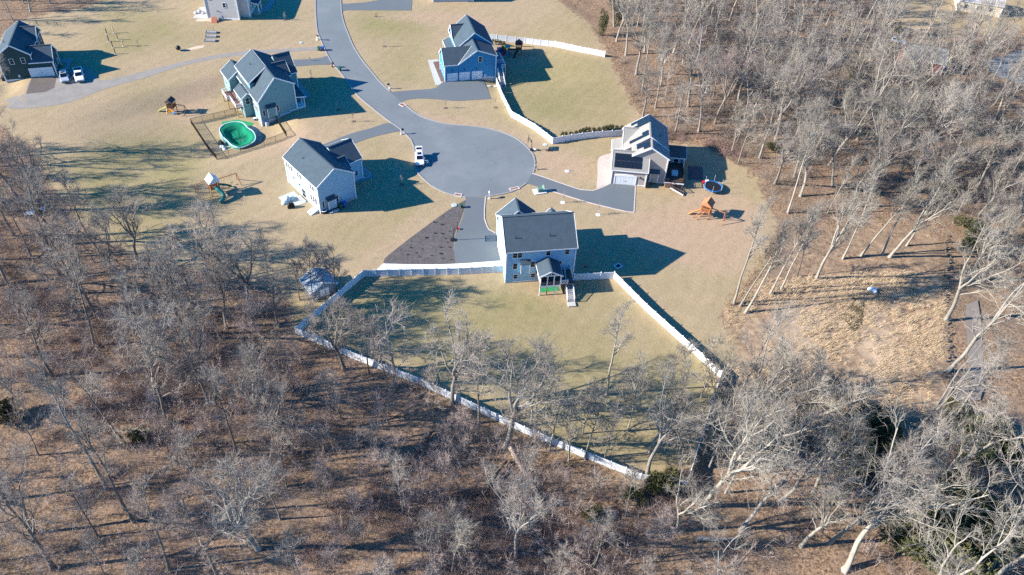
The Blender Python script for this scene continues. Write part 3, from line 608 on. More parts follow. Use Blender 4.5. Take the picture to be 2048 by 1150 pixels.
gable(f_, 8.7, 13.3, 12.0, 16.9, 2.95, 2.95, 11.1, 4.0, siding('sunroom_siding', (.5, .52, .54)), mat('brown_shingles', (.11, .10, .095), .9, .1, 1.1, .15, 5), axis='x', ends=(0, 1))
corners(f_, [(0, 0), (7.75, 0), (12.1, 1.9), (0, 5.45), (16.9, 8.7)], [4.1, 4.1, 6.7, 4.1, 2.8], -.4)
gdoor(f_, 'S', -.02, 3.2, .02, 4.6, 2.25); ar = MB(); ar.add([(.6, -.1, 2.45), (5.8, -.1, 2.45), (4.8, -.1, 2.75), (3.2, -.1, 2.85), (1.6, -.1, 2.75), (.6, .02, 2.45), (5.8, .02, 2.45), (4.8, .02, 2.75), (3.2, .02, 2.85), (1.6, .02, 2.75)], [(0, 1, 2, 3, 4), (9, 8, 7, 6, 5), (0, 5, 6, 1), (1, 6, 7, 2), (2, 7, 8, 3), (3, 8, 9, 4), (4, 9, 5, 0)]); ar.build('door_arch', TRIM, f_)
lm = MB(); lm.box(6.3, 6.5, -.25, 0, 2.0, 2.5); lm.build('wall_lamp', DARKM, f_)
bay(f_, 8.75, 10.55, 1.9, .3, 2.9, SF); slab(f_, 7.76, 12.12, 1.84, 1.92, .0, .25, TRIM, 'base_trim'); slab(f_, 5.9, 7.7, -.05, .02, .02, .25, TRIM, 'base_trim')
win(f_, 'S', 8.7, 12.95, .35, 1.5, 2.0, 'patio_door'); win(f_, 'S', 8.7, 15.0, .7, 1.0, 1.6); win(f_, 'E', 16.9, 11, .9, 1.6, 1.4)
for y in (1.2, 2.8, 4.2): win(f_, 'W', 0, y, 1.1, .7, 1.2)
for y in (8.6, 10.9, 13): win(f_, 'W', 2.35, y, 3.9, .7, 1.2)
slab(f_, 12.15, 16.4, .6, 8.68, 1.0, 1.2, mat('dark_deck', (.10, .055, .045), .8, .12, 1, .15, 6), 'deck_floor')
DARKR = mat('black_rail', (.025, .022, .022), .6)
railing(f_, [(12.3, .65, 1.2), (13.0, .65, 1.2)], .95, DARKR); railing(f_, [(14.3, .65, 1.2), (16.35, .65, 1.2), (16.35, 8.6, 1.2)], .95, DARKR); slab(f_, 12.1, 16.45, .52, .6, .95, 1.25, WHITE, 'deck_fascia')
posts(f_, [(12.3, .7), (13.4, -.2), (16.3, .7)], -.3, 1.0, TIMBER, .18, 'deck_post'); slab(f_, 12.2, 13.5, -1.1, .5, .98, 1.18, mat('dark_deck', (.10, .055, .045), .8), 'stair_landing')
stairs(f_, (13.5, -.6, 1.15), (16.5, -1.5, .05), 1.0, 8, mat('dark_deck', (.10, .055, .045), .8), False, WHITE); railing(f_, [(13.5, -.05, 1.15), (16.6, -.95, .05)], .9, DARKR, .3, name='handrail')
SOLAR = mat('solar_cell', (.012, .016, .024), .25, .1, .6, .05, 8, spec=.6); pm = MB(); pm.box(.03, .97, .03, 1.57, 0, .05); pmesh = pm.mesh('solar_panel'); pmesh.materials.append(SOLAR)
def panels(slope, cells):
    """slope: (origin, across, up) on the roof plane; cells: (col,row) of 1.0 x 1.6 m panels"""
    o0, ax, up_ = [Vector(p) for p in slope]; ax.normalize(); up_.normalize(); n_ = ax.cross(up_)
    for c_, r_ in cells:
        p = o0 + ax * c_ * 1.02 + up_ * r_ * 1.62 + n_ * .08; o = link('solar_panel', pmesh, None, f_)
        M = Matrix.Identity(4)
        for i in range(3): M[i][0], M[i][1], M[i][2], M[i][3] = ax[i], up_[i], n_[i], p[i]
        o.matrix_local = M
sg_ = Vector((0, 2.85, 2.95)); panels(((.25, .15, 4.40), (1, 0, 0), sg_), [(i, j) for i in range(6) for j in range(2)])
su = Vector((3.75, 0, 2.3)); panels(((5.0, 5.3, 7.45), (0, -1, 0), su), [(0, 0), (0, 1), (1, 0), (1, 1), (2, 1)])
su = Vector((5.05, 0, 3.75)); panels(((3.5, 7.25, 6.76), (0, -1, 0), su), [(0, 0), (0, 1), (0, 2), (-1, 2)]); panels(((3.9, 12.3, 7.05), (0, -1, 0), su), [(0, 0), (0, 1), (-1, 1), (0, 2), (-1, 2)]); panels(((3.9, 14.4, 7.05), (0, -1, 0), su), [(0, 0), (0, 1), (0, 2)])
for x, y in ((9.9, 4.2), (10.4, 8.5)): vent(f_, x, y, 8.2)
slab(f_, 13.8, 15.2, 3.4, 4.7, 1.2, 1.95, mat('pale_cover', (.50, .58, .62), .6), 'deck_table')

# --- A: dark green house at the end of the gravel drive
SA = siding('dark_green_siding', (.022, .062, .068))
a_ = house('house', 'dark green house with white trim at the end of the gravel drive', 'A')
gable(a_, 0, 7.5, 0, 12.9, 6.15, 6.15, 3.75, 8.75, SA, ROOF)
gable(a_, 7.2, 12.9, 3.8, 7.75, 6.1, 6.1, 10.05, 8.5, SA, ROOF, axis='x', ends=(0, 1))
gable(a_, -.35, 5.2, 6.6, 12.0, 4.25, 4.25, 2.4, 6.95, SA, ROOF, axis='x', ends=(0, 1))
corners(a_, [(0, 0), (12.0, -.35), (12, 5.2), (7.6, 12.9)], [6.0, 4.1, 4.1, 6.0], -1.6)
sl_ = MB(); sl_.box(7.42, 7.58, -.1, .05, 4.2, 6.0); sl_.build('corner_trim', TRIM, a_)
win(a_, 'S', 0, 2.9, 3.7, .85, 1.35); win(a_, 'S', 0, 5.5, 3.75, .85, 1.35)
gdoor(a_, 'S', -.37, 8.75, .02, 5.2, 2.25); slab(a_, 0.1, 6.0, -.06, .02, -.55, -.35, TRIM, 'base_trim'); slab(a_, .1, 6.5, -.05, .015, -1.8, -.56, FOUND, 'foundation')
for y in (1.0, 3.8): win(a_, 'E', 12.0, y, 1.1, .8, 1.3)
for y in (8.7, 11.2): win(a_, 'E', 7.75, y, 3.8, .8, 1.3)
vent(a_, 1.4, 4.5, 7.4); mb = MB(); mb.box(3.2, 3.6, -.35, 0, .2, .9); mb.build('meter_box', mat('grey_box', (.45, .5, .55), .5), a_)
slab(a_, -1.3, -.05, 1.0, 2.6, -1.5, -.3, mat('dark_box', (.03, .035, .04), .7), 'cellar_hatch')

# --- B: beige house cut by the top of the picture
p0, p1 = at(416, 36.5), at(479.5, 40); th = math.atan2(p1.y - p0.y, p1.x - p0.x); LB = (p1 - p0).length
SB = siding('beige_siding', (.56, .52, .48))
b_ = thing('house', 'beige sided house with a red ramp and grill at its corner by the vegetable beds', 'house', p0, th)
gable(b_, 0, LB, 0, 13, 6.6, 6.6, LB / 2, 9.4, SB, ROOF)
slab(b_, LB - .05, LB + 2.6, 1.8, 11, -.5, 5.8, SB, 'wing'); shed_roof(b_, [(LB - .1, 1.5, 6.9), (LB + 2.9, 1.5, 5.8), (LB + 2.9, 11.3, 5.8), (LB - .1, 11.3, 6.9)], .18, ROOF, 'wing_roof')
corners(b_, [(0, 0), (LB, 0), (LB + 2.6, 1.8)], [6.5, 6.5, 5.7], -.4); slab(b_, .1, LB - .1, -.06, .02, -.3, .25, TRIM, 'base_trim')
win(b_, 'S', 0, LB * .6, 3.4, .8, 1.3); mb = MB(); mb.box(LB * .33, LB * .33 + .35, -.15, .0, 2.2, 2.4); mb.build('wall_lamp', DARKM, b_)
for y in (3.2, 5.6, 8.8): win(b_, 'E', LB + 2.6, y, 1.0, .8, 1.4)
posts(b_, [(LB + 4.6, 4.2), (LB + 4.6, 7.0)], -.3, 3.0, WHITE, .2, 'porch_post'); slab(b_, LB + 2.6, LB + 4.8, 3.9, 7.3, -.3, .15, CONC, 'porch_floor'); shed_roof(b_, [(LB + 2.6, 3.7, 3.6), (LB + 4.9, 3.7, 3.05), (LB + 4.9, 7.5, 3.05), (LB + 2.6, 7.5, 3.6)], .15, ROOF, 'porch_roof')
# --- the house whose corner and shadow show at the top edge
hp = at(867, 4); hh = thing('house', 'grey house mostly beyond the top edge above the lawn and fence', 'house', hp, R_(10))
gable(hh, 0, 9, 0, 12, 5.6, 5.6, 4.5, 8.6, siding('grey_siding', (.5, .5, .5)), ROOF, axis='x'); corners(hh, [(0, 0), (12, 0)], [5.5, 5.5], -.4); win(hh, 'S', 0, 3, 1.2, .8, 1.3)
# --- houses in the far wood
rp = at(1800, 135); rh = thing('house', 'small red house with grey roof among the bare trees of the far wood', 'house', rp, R_(-14))
gable(rh, 0, 7, 0, 11, 3.4, 3.4, 3.5, 6.0, siding('red_siding', (.30, .055, .05)), mat('grey_shingles', (.22, .22, .22), .9, .1, 1, .15, 5), axis='x')
win(rh, 'S', 0, 3, 1.0, .9, 1.2); win(rh, 'S', 0, 7.2, 1.0, .9, 1.2); corners(rh, [(0, 0), (11, 0)], [3.2, 3.2], -.4)
cp_ = at(1912, 20); ch_ = thing('house', 'cream house with pale grey roof in the clearing of the far wood', 'house', cp_, R_(-14))
gable(ch_, 0, 8, 0, 13, 3.6, 3.6, 4, 6.4, siding('cream_siding', (.66, .58, .44)), mat('pale_grey_shingles', (.40, .40, .40), .9, .1, 1, .12, 5), axis='x')
for x in (2.5, 6, 10): win(ch_, 'S', 0, x, 1.1, 1.0, 1.2)
corners(ch_, [(0, 0), (13, 0)], [3.4, 3.4], -.4)

# ------------------------------------------------------------------ bare trees
def bark(name, c, rough=.9, var=.22):
    return mat(name, c, rough, .30, 1.2, .24, 6, rnd=.22, stretch=(1, 1, .35))
BARK_D = bark('bark_brown', (.18, .155, .13)); BARK_G = bark('bark_grey', (.25, .23, .205)); BARK_P = bark('bark_pale', (.30, .27, .225))
TW_D = mat('twigs_brown', (.30, .252, .210), .9, .15, .4, .1, 3, rnd=.2); TW_G = mat('twigs_grey', (.29, .25, .212), .9, .15, .4, .1, 3, rnd=.2); TW_P = mat('twigs_pale', (.285, .25, .205), .9, .15, .4, .1, 3, rnd=.18)
TW_R = mat('twigs_reddish', (.33, .255, .222), .9, .15, .4, .1, 3, rnd=.2)
def unit(v): return v / (np.linalg.norm(v) + 1e-9)
class TT:
    def __init__(s): s.V = []; s.Q = []; s.n = 0
    def tube(s, P, r, k):
        P = np.asarray(P); n = len(P); d = np.gradient(P, axis=0); d /= np.linalg.norm(d, axis=1)[:, None] + 1e-9
        ref = np.array([1., 0, 0]) if abs(d[0][0]) < .8 else np.array([0, 1., 0])
        a = np.cross(d, ref); a /= np.linalg.norm(a, axis=1)[:, None] + 1e-9; b = np.cross(d, a)
        an = 2 * np.pi * np.arange(k) / k
        V = P[:, None] + (a[:, None] * np.cos(an)[None, :, None] + b[:, None] * np.sin(an)[None, :, None]) * np.asarray(r)[:, None, None]
        i = np.arange(n - 1)[:, None] * k; j = np.arange(k)[None]; j2 = (j + 1) % k
        Q = np.stack([i + j, i + j2, i + k + j2, i + k + j], -1).reshape(-1, 4) + s.n
        s.V.append(V.reshape(-1, 3)); s.Q.append(Q); s.n += n * k
def walk(rg, p, d, L, n, wander, up):
    P = [np.array(p, float)]; d = unit(np.array(d, float))
    for _ in range(n):
        d = unit(d + rg.normal(0, wander, 3) + np.array([0, 0, up])); P.append(P[-1] + d * L / n)
    return np.array(P)
def blades(rg, B, D, L, wd, V0=0):
    """thin pointed blades: bases B, directions D, lengths L"""
    n = len(B); s = np.cross(D, rg.normal(size=(n, 3))); s /= np.linalg.norm(s, axis=1)[:, None] + 1e-9
    w_ = np.asarray(wd).reshape(-1, 1) / 2
    V = np.empty((n * 3, 3)); V[0::3] = B - s * w_; V[1::3] = B + s * w_; V[2::3] = B + D * np.asarray(L).reshape(-1, 1)
    return V, (np.arange(n * 3) + V0).reshape(-1, 3)
def make_tree(seed, H, r0, clear, n1, spread, ang, up, n2=7, n3=5, ntw=9, wander=.08, fork=0, twl=1.1, tww=.035, lean=(0, 0)):
    rg = np.random.RandomState(seed); tr = TT(); cr = TT(); B = []; D = []; LN = []
    stems = []
    T = walk(rg, (0, 0, -.3), (lean[0], lean[1], 1), H * (.92 if not fork else rg.uniform(.34, .5)), 9, wander * .5, .06)
    R = np.linspace(r0, r0 * (.28 if not fork else .72), len(T)); R[0] *= 1.5; R[1] *= 1.08; tr.tube(T, R, 7); stems.append((T, R, clear, n1))
    for i in range(fork):
        a = 2 * np.pi * (i + rg.uniform(-.2, .2)) / fork; sl = rg.uniform(.25, .5)
        S = walk(rg, T[-1], (math.cos(a) * sl, math.sin(a) * sl, 1), H * rg.uniform(.45, .62), 8, wander, .07); r_ = np.linspace(r0 * .62, r0 * .14, len(S)); tr.tube(S, r_, 6)
        stems.append((S, r_, .12, max(4, int(n1 * .75))))
    if fork: stems[0] = (T, R, .75, 2)
    for S, R, cl, nl in stems:
        for k in range(nl):
            t = cl + (1 - cl) * (k + rg.uniform(0, .8)) / nl; t = min(t, .985); x = t * (len(S) - 1); i = int(x); p = S[i] + (S[i + 1] - S[i]) * (x - i); rr = np.interp(x, range(len(R)), R)
            td = unit(S[i + 1] - S[i]); a = rg.uniform(0, 2 * np.pi) if k % 2 else 2.4 * k; side = np.array([math.cos(a), math.sin(a), 0])
            an = ang * rg.uniform(.7, 1.2) * (1.1 - .45 * (t - cl) / (1 - cl + 1e-6)); d = td * math.cos(an) + side * math.sin(an)
            L1 = spread * rg.uniform(.7, 1.15) * (1 - .5 * ((t - cl) / (1 - cl + 1e-6)) ** 1.5)
            P1 = walk(rg, p, d, L1, 6, wander * 1.7, up); q = min(rr * .72, .02 + L1 * .022); r1 = np.linspace(q, .03, len(P1)); tr.tube(P1, r1, 5)
            for m_ in range(n2):
                t2 = .22 + .78 * (m_ + rg.uniform(0, 1)) / n2; x = min(t2, .99) * (len(P1) - 1); i = int(x); p2 = P1[i] + (P1[i + 1] - P1[i]) * (x - i)
                d2 = unit(unit(P1[i + 1] - P1[i]) * .8 + rg.normal(0, .48, 3) + np.array([0, 0, up * 2])); L2 = L1 * rg.uniform(.42, .72) * (1.15 - .5 * t2)
                P2 = walk(rg, p2, d2, L2, 4, wander * 2, up); cr.tube(P2, np.linspace(min(.055, r1[i] * .7), .018, len(P2)), 4)
                for u in range(n3):
                    t3 = .2 + .8 * (u + rg.uniform(0, 1)) / n3; x = min(t3, .99) * (len(P2) - 1); i = int(x); p3 = P2[i] + (P2[i + 1] - P2[i]) * (x - i)
                    d3 = unit(unit(P2[i + 1] - P2[i]) * .7 + rg.normal(0, .45, 3) + np.array([0, 0, up])); L3 = max(.6, L2 * rg.uniform(.42, .7)); P3 = walk(rg, p3, d3, L3, 2, wander * 2, up)
                    cr.tube(P3, (.022, .016, .009), 3)
                    f = rg.uniform(0, 1, ntw)[:, None]; B.append(P3[0] + (P3[2] - P3[0]) * f); D.append(d3 * .9 + rg.normal(0, .45, (ntw, 3)) + np.array([0, 0, up * 1.5])); LN.append(rg.uniform(.45, 1, ntw) * twl)
    B = np.concatenate(B); D = np.concatenate(D); D /= np.linalg.norm(D, axis=1)[:, None]; LN = np.concatenate(LN)
    V = np.concatenate(cr.V); tv, tf = blades(rg, B, D, LN, tww * np.ones(len(B)), len(V))
    return (np_mesh('trunk', np.concatenate(tr.V), np.concatenate(tr.Q), smooth=True), np_mesh('crown', np.r_[V, tv], np.concatenate(cr.Q), tf))
KIND = {
    'oak': [make_tree(11 + i, 17 + i, .30, .34, 10, 6.6, 1.0, .05, 7, 5, 8, .12, twl=1.35, tww=.025) for i in range(4)],
    'vase': [make_tree(31 + i, 20, .32, .3, 6, 5.6, .66, .06, 7, 5, 7, .10, fork=3 + i % 2, twl=1.35, tww=.025) for i in range(4)],
    'pole': [make_tree(51 + i, 23, .22, .5, 9, 4.2, .62, .09, 6, 4, 9, .07, twl=1.2, tww=.025, lean=((-.04, .08, .03)[i], .02)) for i in range(3)],
    'old': [make_tree(71 + i, 25, .36, .34, 6, 8.0, .74, .05, 7, 4, 5, .12, fork=2 + i % 2, twl=1.5, tww=.026) for i in range(3)],
    'young': [make_tree(91 + i, 9.5, .09, .2, 9, 2.7, .75, .08, 5, 4, 8, .10, twl=.9, tww=.026) for i in range(3)],
    'thin': [make_tree(111 + i, 14, .12, .35, 10, 3.4, .7, .09, 5, 4, 8, .09, twl=1.05, tww=.025) for i in range(4)]}
MATSET = {'d': (BARK_D, TW_D), 'g': (BARK_G, TW_G), 'p': (BARK_P, TW_P), 'r': (BARK_D, TW_R)}
for ls in KIND.values():
    for a, b in ls: a.materials.append(BARK_G); b.materials.append(TW_G)
NTREE = [0]
def tree(kind, var, mset, loc, rot, s, label, group=None, tilt=(0, 0), name='bare_tree'):
    t = thing(name, label, 'tree', loc, rot, group, s); t.rotation_euler = (tilt[0], tilt[1], rot); t.scale = (s * rng.uniform(.85, 1.2), s * rng.uniform(.85, 1.2), s * rng.uniform(.92, 1.1))
    tm, cm = KIND[kind][var % len(KIND[kind])]
    for nm, me, mt in (('trunk', tm, MATSET[mset][0]), ('crown', cm, MATSET[mset][1])):
        o = bpy.data.objects.new(nm, me); C.objects.link(o); o.parent = t; o.material_slots[0].link = 'OBJECT'; o.material_slots[0].material = mt
    NTREE[0] += 1; return t
rng = random.Random(5)
PLACED = []
SPEC = [  # px, py, kind, variant, bark, scale, tilt toward (x,y) in radians, label
    (1468, 607, 'pole', 0, 'p', 1.0, (0, .05), 'pale slender trunk standing farthest out on the lawn edge by the straw meadow'),
    (1481, 611, 'pole', 1, 'p', .85, (0, .1), 'thinner pale trunk close behind the outermost lawn edge tree'),
    (1491, 625, 'pole', 2, 'p', .95, (0, .28), 'pale trunk leaning hard over the straw meadow beside the outermost tree'),
    (1540, 588, 'pole', 1, 'p', 1.0, (0, .02), 'pale forked trunk at the front of the meadow edge clump with long shadows'),
    (1562, 579, 'pole', 0, 'p', .9, (0, .12), 'slim pale trunk just behind the forked meadow edge tree'),
    (1594, 551, 'thin', 0, 'd', 1.0, (0, 0), 'short dark stem between the pale meadow trunks'),
    (1633, 557, 'vase', 0, 'p', 1.1, (0, .06), 'thick pale trunk rising alone in front of the striped meadow shadows'),
    (1686, 516, 'pole', 2, 'p', .9, (0, .05), 'first of the pale trunks along the back of the straw meadow'),
    (1723, 510, 'pole', 1, 'p', .85, (0, .12), 'second of the pale trunks along the back of the straw meadow'),
    (1764, 508, 'pole', 0, 'p', .9, (0, .06), 'third of the pale trunks along the back of the straw meadow'),
    (1780, 513, 'vase', 1, 'p', 1.05, (0, .10), 'broad pale forked tree at the far corner of the straw meadow'),
    (1814, 490, 'pole', 2, 'p', .95, (0, .10), 'last of the pale trunks behind the straw meadow near the shadow bands'),
    (1892, 640, 'vase', 2, 'p', 1.2, (0, .08), 'tall pale tree beside the dark green shrub above the narrow path'),
    (1896, 742, 'old', 0, 'p', 1.1, (0, .12), 'very tall pale tree with a thick bare trunk next to the paved path'),
    (1690, 1140, 'old', 1, 'p', 1.15, (-.12, .34), 'huge pale tree leaning out over the evergreens at the bottom of the wood'),
    (1660, 1085, 'vase', 1, 'g', 1.0, (0, .1), 'grey tree rising beside the huge leaning pale tree'),
    (1564, 1000, 'old', 0, 'g', .9, (.05, .12), 'pale knotty tree with a broken limb above the fallen log'),
    (1713, 1047, 'pole', 1, 'g', 1.1, (0, -.02), 'straight grey tree standing in the dark evergreen shrubs'),
    (1290, 955, 'old', 1, 'g', .85, (0, .3), 'snaking limbed grey tree at the lowest corner of the white fence'),
    (1930, 1200, 'old', 0, 'p', 1.0, (-.1, .25), 'pale tree whose limbs spread over the lowest corner of the evergreens'),
    (2020, 960, 'vase', 0, 'p', 1.15, (0, .1), 'large pale forked tree at the edge of the wood by the end of the path'),
    (790, 772, 'oak', 0, 'g', .95, (0, .04), 'grey oak with crooked limbs growing right against the white fence'),
    (688, 738, 'vase', 0, 'd', .9, (0, .03), 'dark multi limbed tree below the fence corner with the pale shed'),
    (778, 774, 'thin', 1, 'd', 1.0, (0, -.18), 'dark stem leaning away from the crooked fence oak'),
    (1012, 893, 'vase', 1, 'g', 1.3, (0, .02), 'big grey tree with dead forked limbs outside the middle of the fence'),
    (1062, 850, 'thin', 2, 'p', 1.1, (0, .03), 'pale feathery tree just inside the long white fence'),
    (1213, 790, 'pole', 0, 'p', .75, (0, .05), 'lone pale tree standing in the fenced back yard'),
    (1138, 921, 'thin', 0, 'p', 1.05, (0, 0), 'pale bushy crowned tree outside the fence before its lowest corner'),
    (1207, 927, 'thin', 1, 'g', 1.05, (0, 0), 'dense brushy tree outside the fence next to its lowest corner'),
    (1286, 234, 'oak', 1, 'g', .85, (0, 0), 'crooked grey tree at the wood edge right behind the tan house'),
    (1476, 327, 'thin', 2, 'p', 1.1, (0, .04), 'pale tree at the wood edge beyond the trampoline'),
    (1463, 306, 'thin', 0, 'p', .95, (0, .04), 'thinner pale tree behind the one beyond the trampoline'),
    (125, 487, 'vase', 2, 'd', 1.0, (0, -.03), 'dark tree in front of the pale scrap at the edge of the left lawn'),
    (120, 550, 'oak', 2, 'd', 1.05, (0, -.03), 'thick dark tree with a heavy black trunk base by the left wood edge'),
    (30, 390, 'vase', 0, 'd', 1.05, (0, 0), 'dark spreading tree casting fan shaped shadows on the upper left lawn'),
    (383, 678, 'vase', 1, 'd', 1.0, (0, -.05), 'first of two dark trunks in the sunny gap of leaves'),
    (402, 671, 'oak', 0, 'd', 1.0, (0, 0), 'second of two dark trunks in the sunny gap of leaves'),
    (501, 636, 'vase', 2, 'd', .95, (0, 0), 'dark tree at the wood edge nearest the hidden pale shed'),
    (545, 858, 'vase', 0, 'g', .95, (0, -.08), 'grey tree with a wide fan of limbs outside the fence corner'),
    (583, 906, 'vase', 2, 'd', 1.0, (0, -.04), 'dark forked tree below the wide fan limbed tree'),
    (266, 1042, 'pole', 1, 'd', 1.1, (0, -.10), 'long straight dark trunk leaning across the striped shadows of the wood'),
    (106, 1135, 'oak', 1, 'd', 1.0, (0, 0), 'dark tree in the lowest corner of the leafy wood'),
    (337, 845, 'oak', 2, 'd', .9, (0, -.03), 'dark tree with one bright white limb low in the wood'),
    (561, 1038, 'thin', 2, 'g', 1.0, (0, 0), 'pale footed thin tree alone among the brush of the wood'),
    (905, 806, 'vase', 3, 'g', .8, (0, 0), 'grey forked tree just outside the middle of the long fence'), (958, 846, 'thin', 3, 'g', 1.1, (0, 0), 'thin grey tree between the two forked trees outside the long fence'),
    (1100, 902, 'young', 0, 'p', 1.3, (0, 0), 'short pale brushy tree outside the long fence'), (1170, 918, 'thin', 2, 'p', 1.0, (0, 0), 'pale thin tree between the two bushy trees outside the long fence'), (738, 748, 'thin', 3, 'd', 1.1, (0, 0), 'thin dark tree outside the fence left of the crooked oak'), (652, 712, 'thin', 0, 'd', 1.1, (0, 0), 'thin dark tree outside the fence near its shed corner'),
    (1298, 905, 'vase', 3, 'p', .7, (0, .1), 'pale forked tree inside the lowest corner of the yard'), (1345, 880, 'thin', 0, 'p', 1.1, (0, .05), 'pale thin tree inside the yard by the end on fence'), (1388, 852, 'thin', 1, 'p', 1.15, (0, .08), 'taller pale thin tree inside the yard by the end on fence'), (1255, 862, 'thin', 2, 'p', 1.0, (0, 0), 'pale thin tree in the yard up from its lowest corner'), (1325, 812, 'thin', 3, 'p', .9, (0, .05), 'slight pale tree in the shadow bands of the yard'), (1402, 795, 'young', 1, 'p', 1.2, (0, 0), 'young pale tree just inside the end on fence'), (1280, 820, 'young', 2, 'p', 1.1, (0, 0), 'young pale tree in the shadow bands of the yard'), (1165, 868, 'young', 0, 'p', 1.1, (0, 0), 'young pale tree inside the long fence'), (1360, 930, 'young', 1, 'g', 1.3, (0, 0), 'young grey tree where the two fences meet'),
    (1478, 790, 'thin', 3, 'g', 1.2, (0, .1), 'thin grey tree standing outside the end on fence'), (1500, 850, 'vase', 2, 'p', .85, (0, .12), 'pale forked tree outside the end on fence'), (1452, 900, 'thin', 1, 'p', 1.3, (0, .12), 'tall thin pale tree in the brush outside the end on fence'), (1585, 868, 'vase', 0, 'p', .8, (0, .15), 'pale forked tree at the lower edge of the meadow'), (1660, 880, 'thin', 2, 'p', 1.2, (0, .1), 'thin pale tree at the lower edge of the meadow'),
    (628, 604, 'thin', 2, 'd', 1.0, (0, 0), 'thin dark tree standing just before the pale shed'), (655, 598, 'thin', 1, 'g', 1.0, (0, 0), 'thin grey tree at the corner of the pale shed'), (672, 590, 'young', 1, 'd', 1.3, (0, 0), 'short dark tree between the pale shed and the fence'), (600, 600, 'thin', 0, 'd', 1.0, (0, 0), 'thin dark tree on the wood side of the pale shed'),
    (1402, 1012, 'vase', 1, 'p', .95, (0, .08), 'pale forked tree on the open ground below the end on fence'), (1452, 985, 'thin', 0, 'p', 1.15, (0, .1), 'pale thin tree on the open ground below the end on fence'), (1505, 935, 'vase', 3, 'g', .85, (0, .12), 'grey forked tree between the end on fence and the knotty tree'), (1418, 935, 'thin', 2, 'p', 1.1, (0, .08), 'pale thin tree in the strip of shadow of the end on fence'),
    (1352, 1062, 'vase', 2, 'p', .8, (0, .06), 'pale forked tree by the mossy log'), (1482, 1062, 'old', 2, 'g', .85, (0, .15), 'grey heavy limbed tree past the mossy log'), (1432, 850, 'young', 2, 'g', 1.2, (0, .1), 'young grey tree hiding the side of the end on fence'), (1410, 900, 'young', 0, 'p', 1.2, (0, .1), 'young pale tree hiding the lower side of the end on fence'),
    (904, 1145, 'thin', 0, 'p', 1.0, (0, 0), 'pale twiggy tree nearest the bottom edge'), (862, 1110, 'vase', 0, 'g', .55, (0, 0), 'small many limbed grey tree in the lowest brush')]
for px, py, kd, vr, ms, s, tl, lb in SPEC:
    s *= 1.28 if ('yard' in lb or 'end on fence' in lb or ('long' in lb and 'fence' in lb)) else 1
    p = at(px, py); PLACED.append((p.x, p.y)); tree(kd, vr, ms, p, rng.uniform(0, 6.28) if tl == (0, 0) else rng.uniform(-.3, .3), s, lb, None, tl)
# evergreens standing as trees at the top of the wood
def leaf_mesh(seed, n, rx, rz, sz, lobes=7):
    rg = np.random.RandomState(seed); c = rg.normal(0, .45, (lobes, 3)) * [rx, rx, rz * .6] + [0, 0, rz * .95]; k = rg.randint(0, lobes, n)
    u = rg.normal(size=(n, 3)); u /= np.linalg.norm(u, axis=1)[:, None]; P = c[k] + u * (rg.uniform(.35, 1, n) ** .5)[:, None] * np.array([rx, rx, rz]) * .5; P[:, 2] = np.abs(P[:, 2])
    d = unit(np.array([0, 0, 1])) * .5 + u * .8 + rg.normal(0, .5, (n, 3)); d /= np.linalg.norm(d, axis=1)[:, None]
    V, T = blades(rg, P, d, rg.uniform(.6, 1.3, n) * sz, sz * .55 * np.ones(n)); return np_mesh('foliage', V, None, T)
EVG = mat('evergreen_leaves', (.050, .066, .025), .7, .3, .8, .3, 2.5, rnd=.2); EVY = mat('yellow_green_leaves', (.22, .20, .03), .7, .25, .8, .3, 2.5); EVO = mat('olive_leaves', (.088, .090, .036), .75, .3, .8, .3, 2.5, rnd=.2)
evm = [leaf_mesh(200 + i, 2600, 2.3, 1.6, .34) for i in range(3)]; cedm = [leaf_mesh(210 + i, 1500, 1.2, 4.2, .4, 9) for i in range(2)]
def stem_mesh(hh, n, seed):
    rg = np.random.RandomState(seed); t = TT()
    for i in range(n):
        a = 6.28 * i / n; P = walk(rg, (0, 0, -.2), (math.cos(a) * .5 * (n > 1), math.sin(a) * .5 * (n > 1), 1), hh, 4, .1, .02); t.tube(P, np.linspace(.09, .03, 5), 5)
    return np_mesh('stem', np.concatenate(t.V), np.concatenate(t.Q))
stm = stem_mesh(1.6, 5, 3); trm = stem_mesh(7, 1, 4)
for m_ in evm + cedm: m_.materials.append(EVG)
stm.materials.append(BARK_D); trm.materials.append(BARK_D)
def evergreen(nm, px, py, me, mt, s, label, cat='shrub', group=None, sm=None, rot=None):
    t = thing(nm, label, cat, at(px, py), rng.uniform(0, 6.28) if rot is None else rot, group, s)
    for n_, me_, mm in (('foliage', me, mt), ('stem', sm or stm, BARK_D)):
        o = bpy.data.objects.new(n_, me_); C.objects.link(o); o.parent = t; o.material_slots[0].link = 'OBJECT'; o.material_slots[0].material = mm
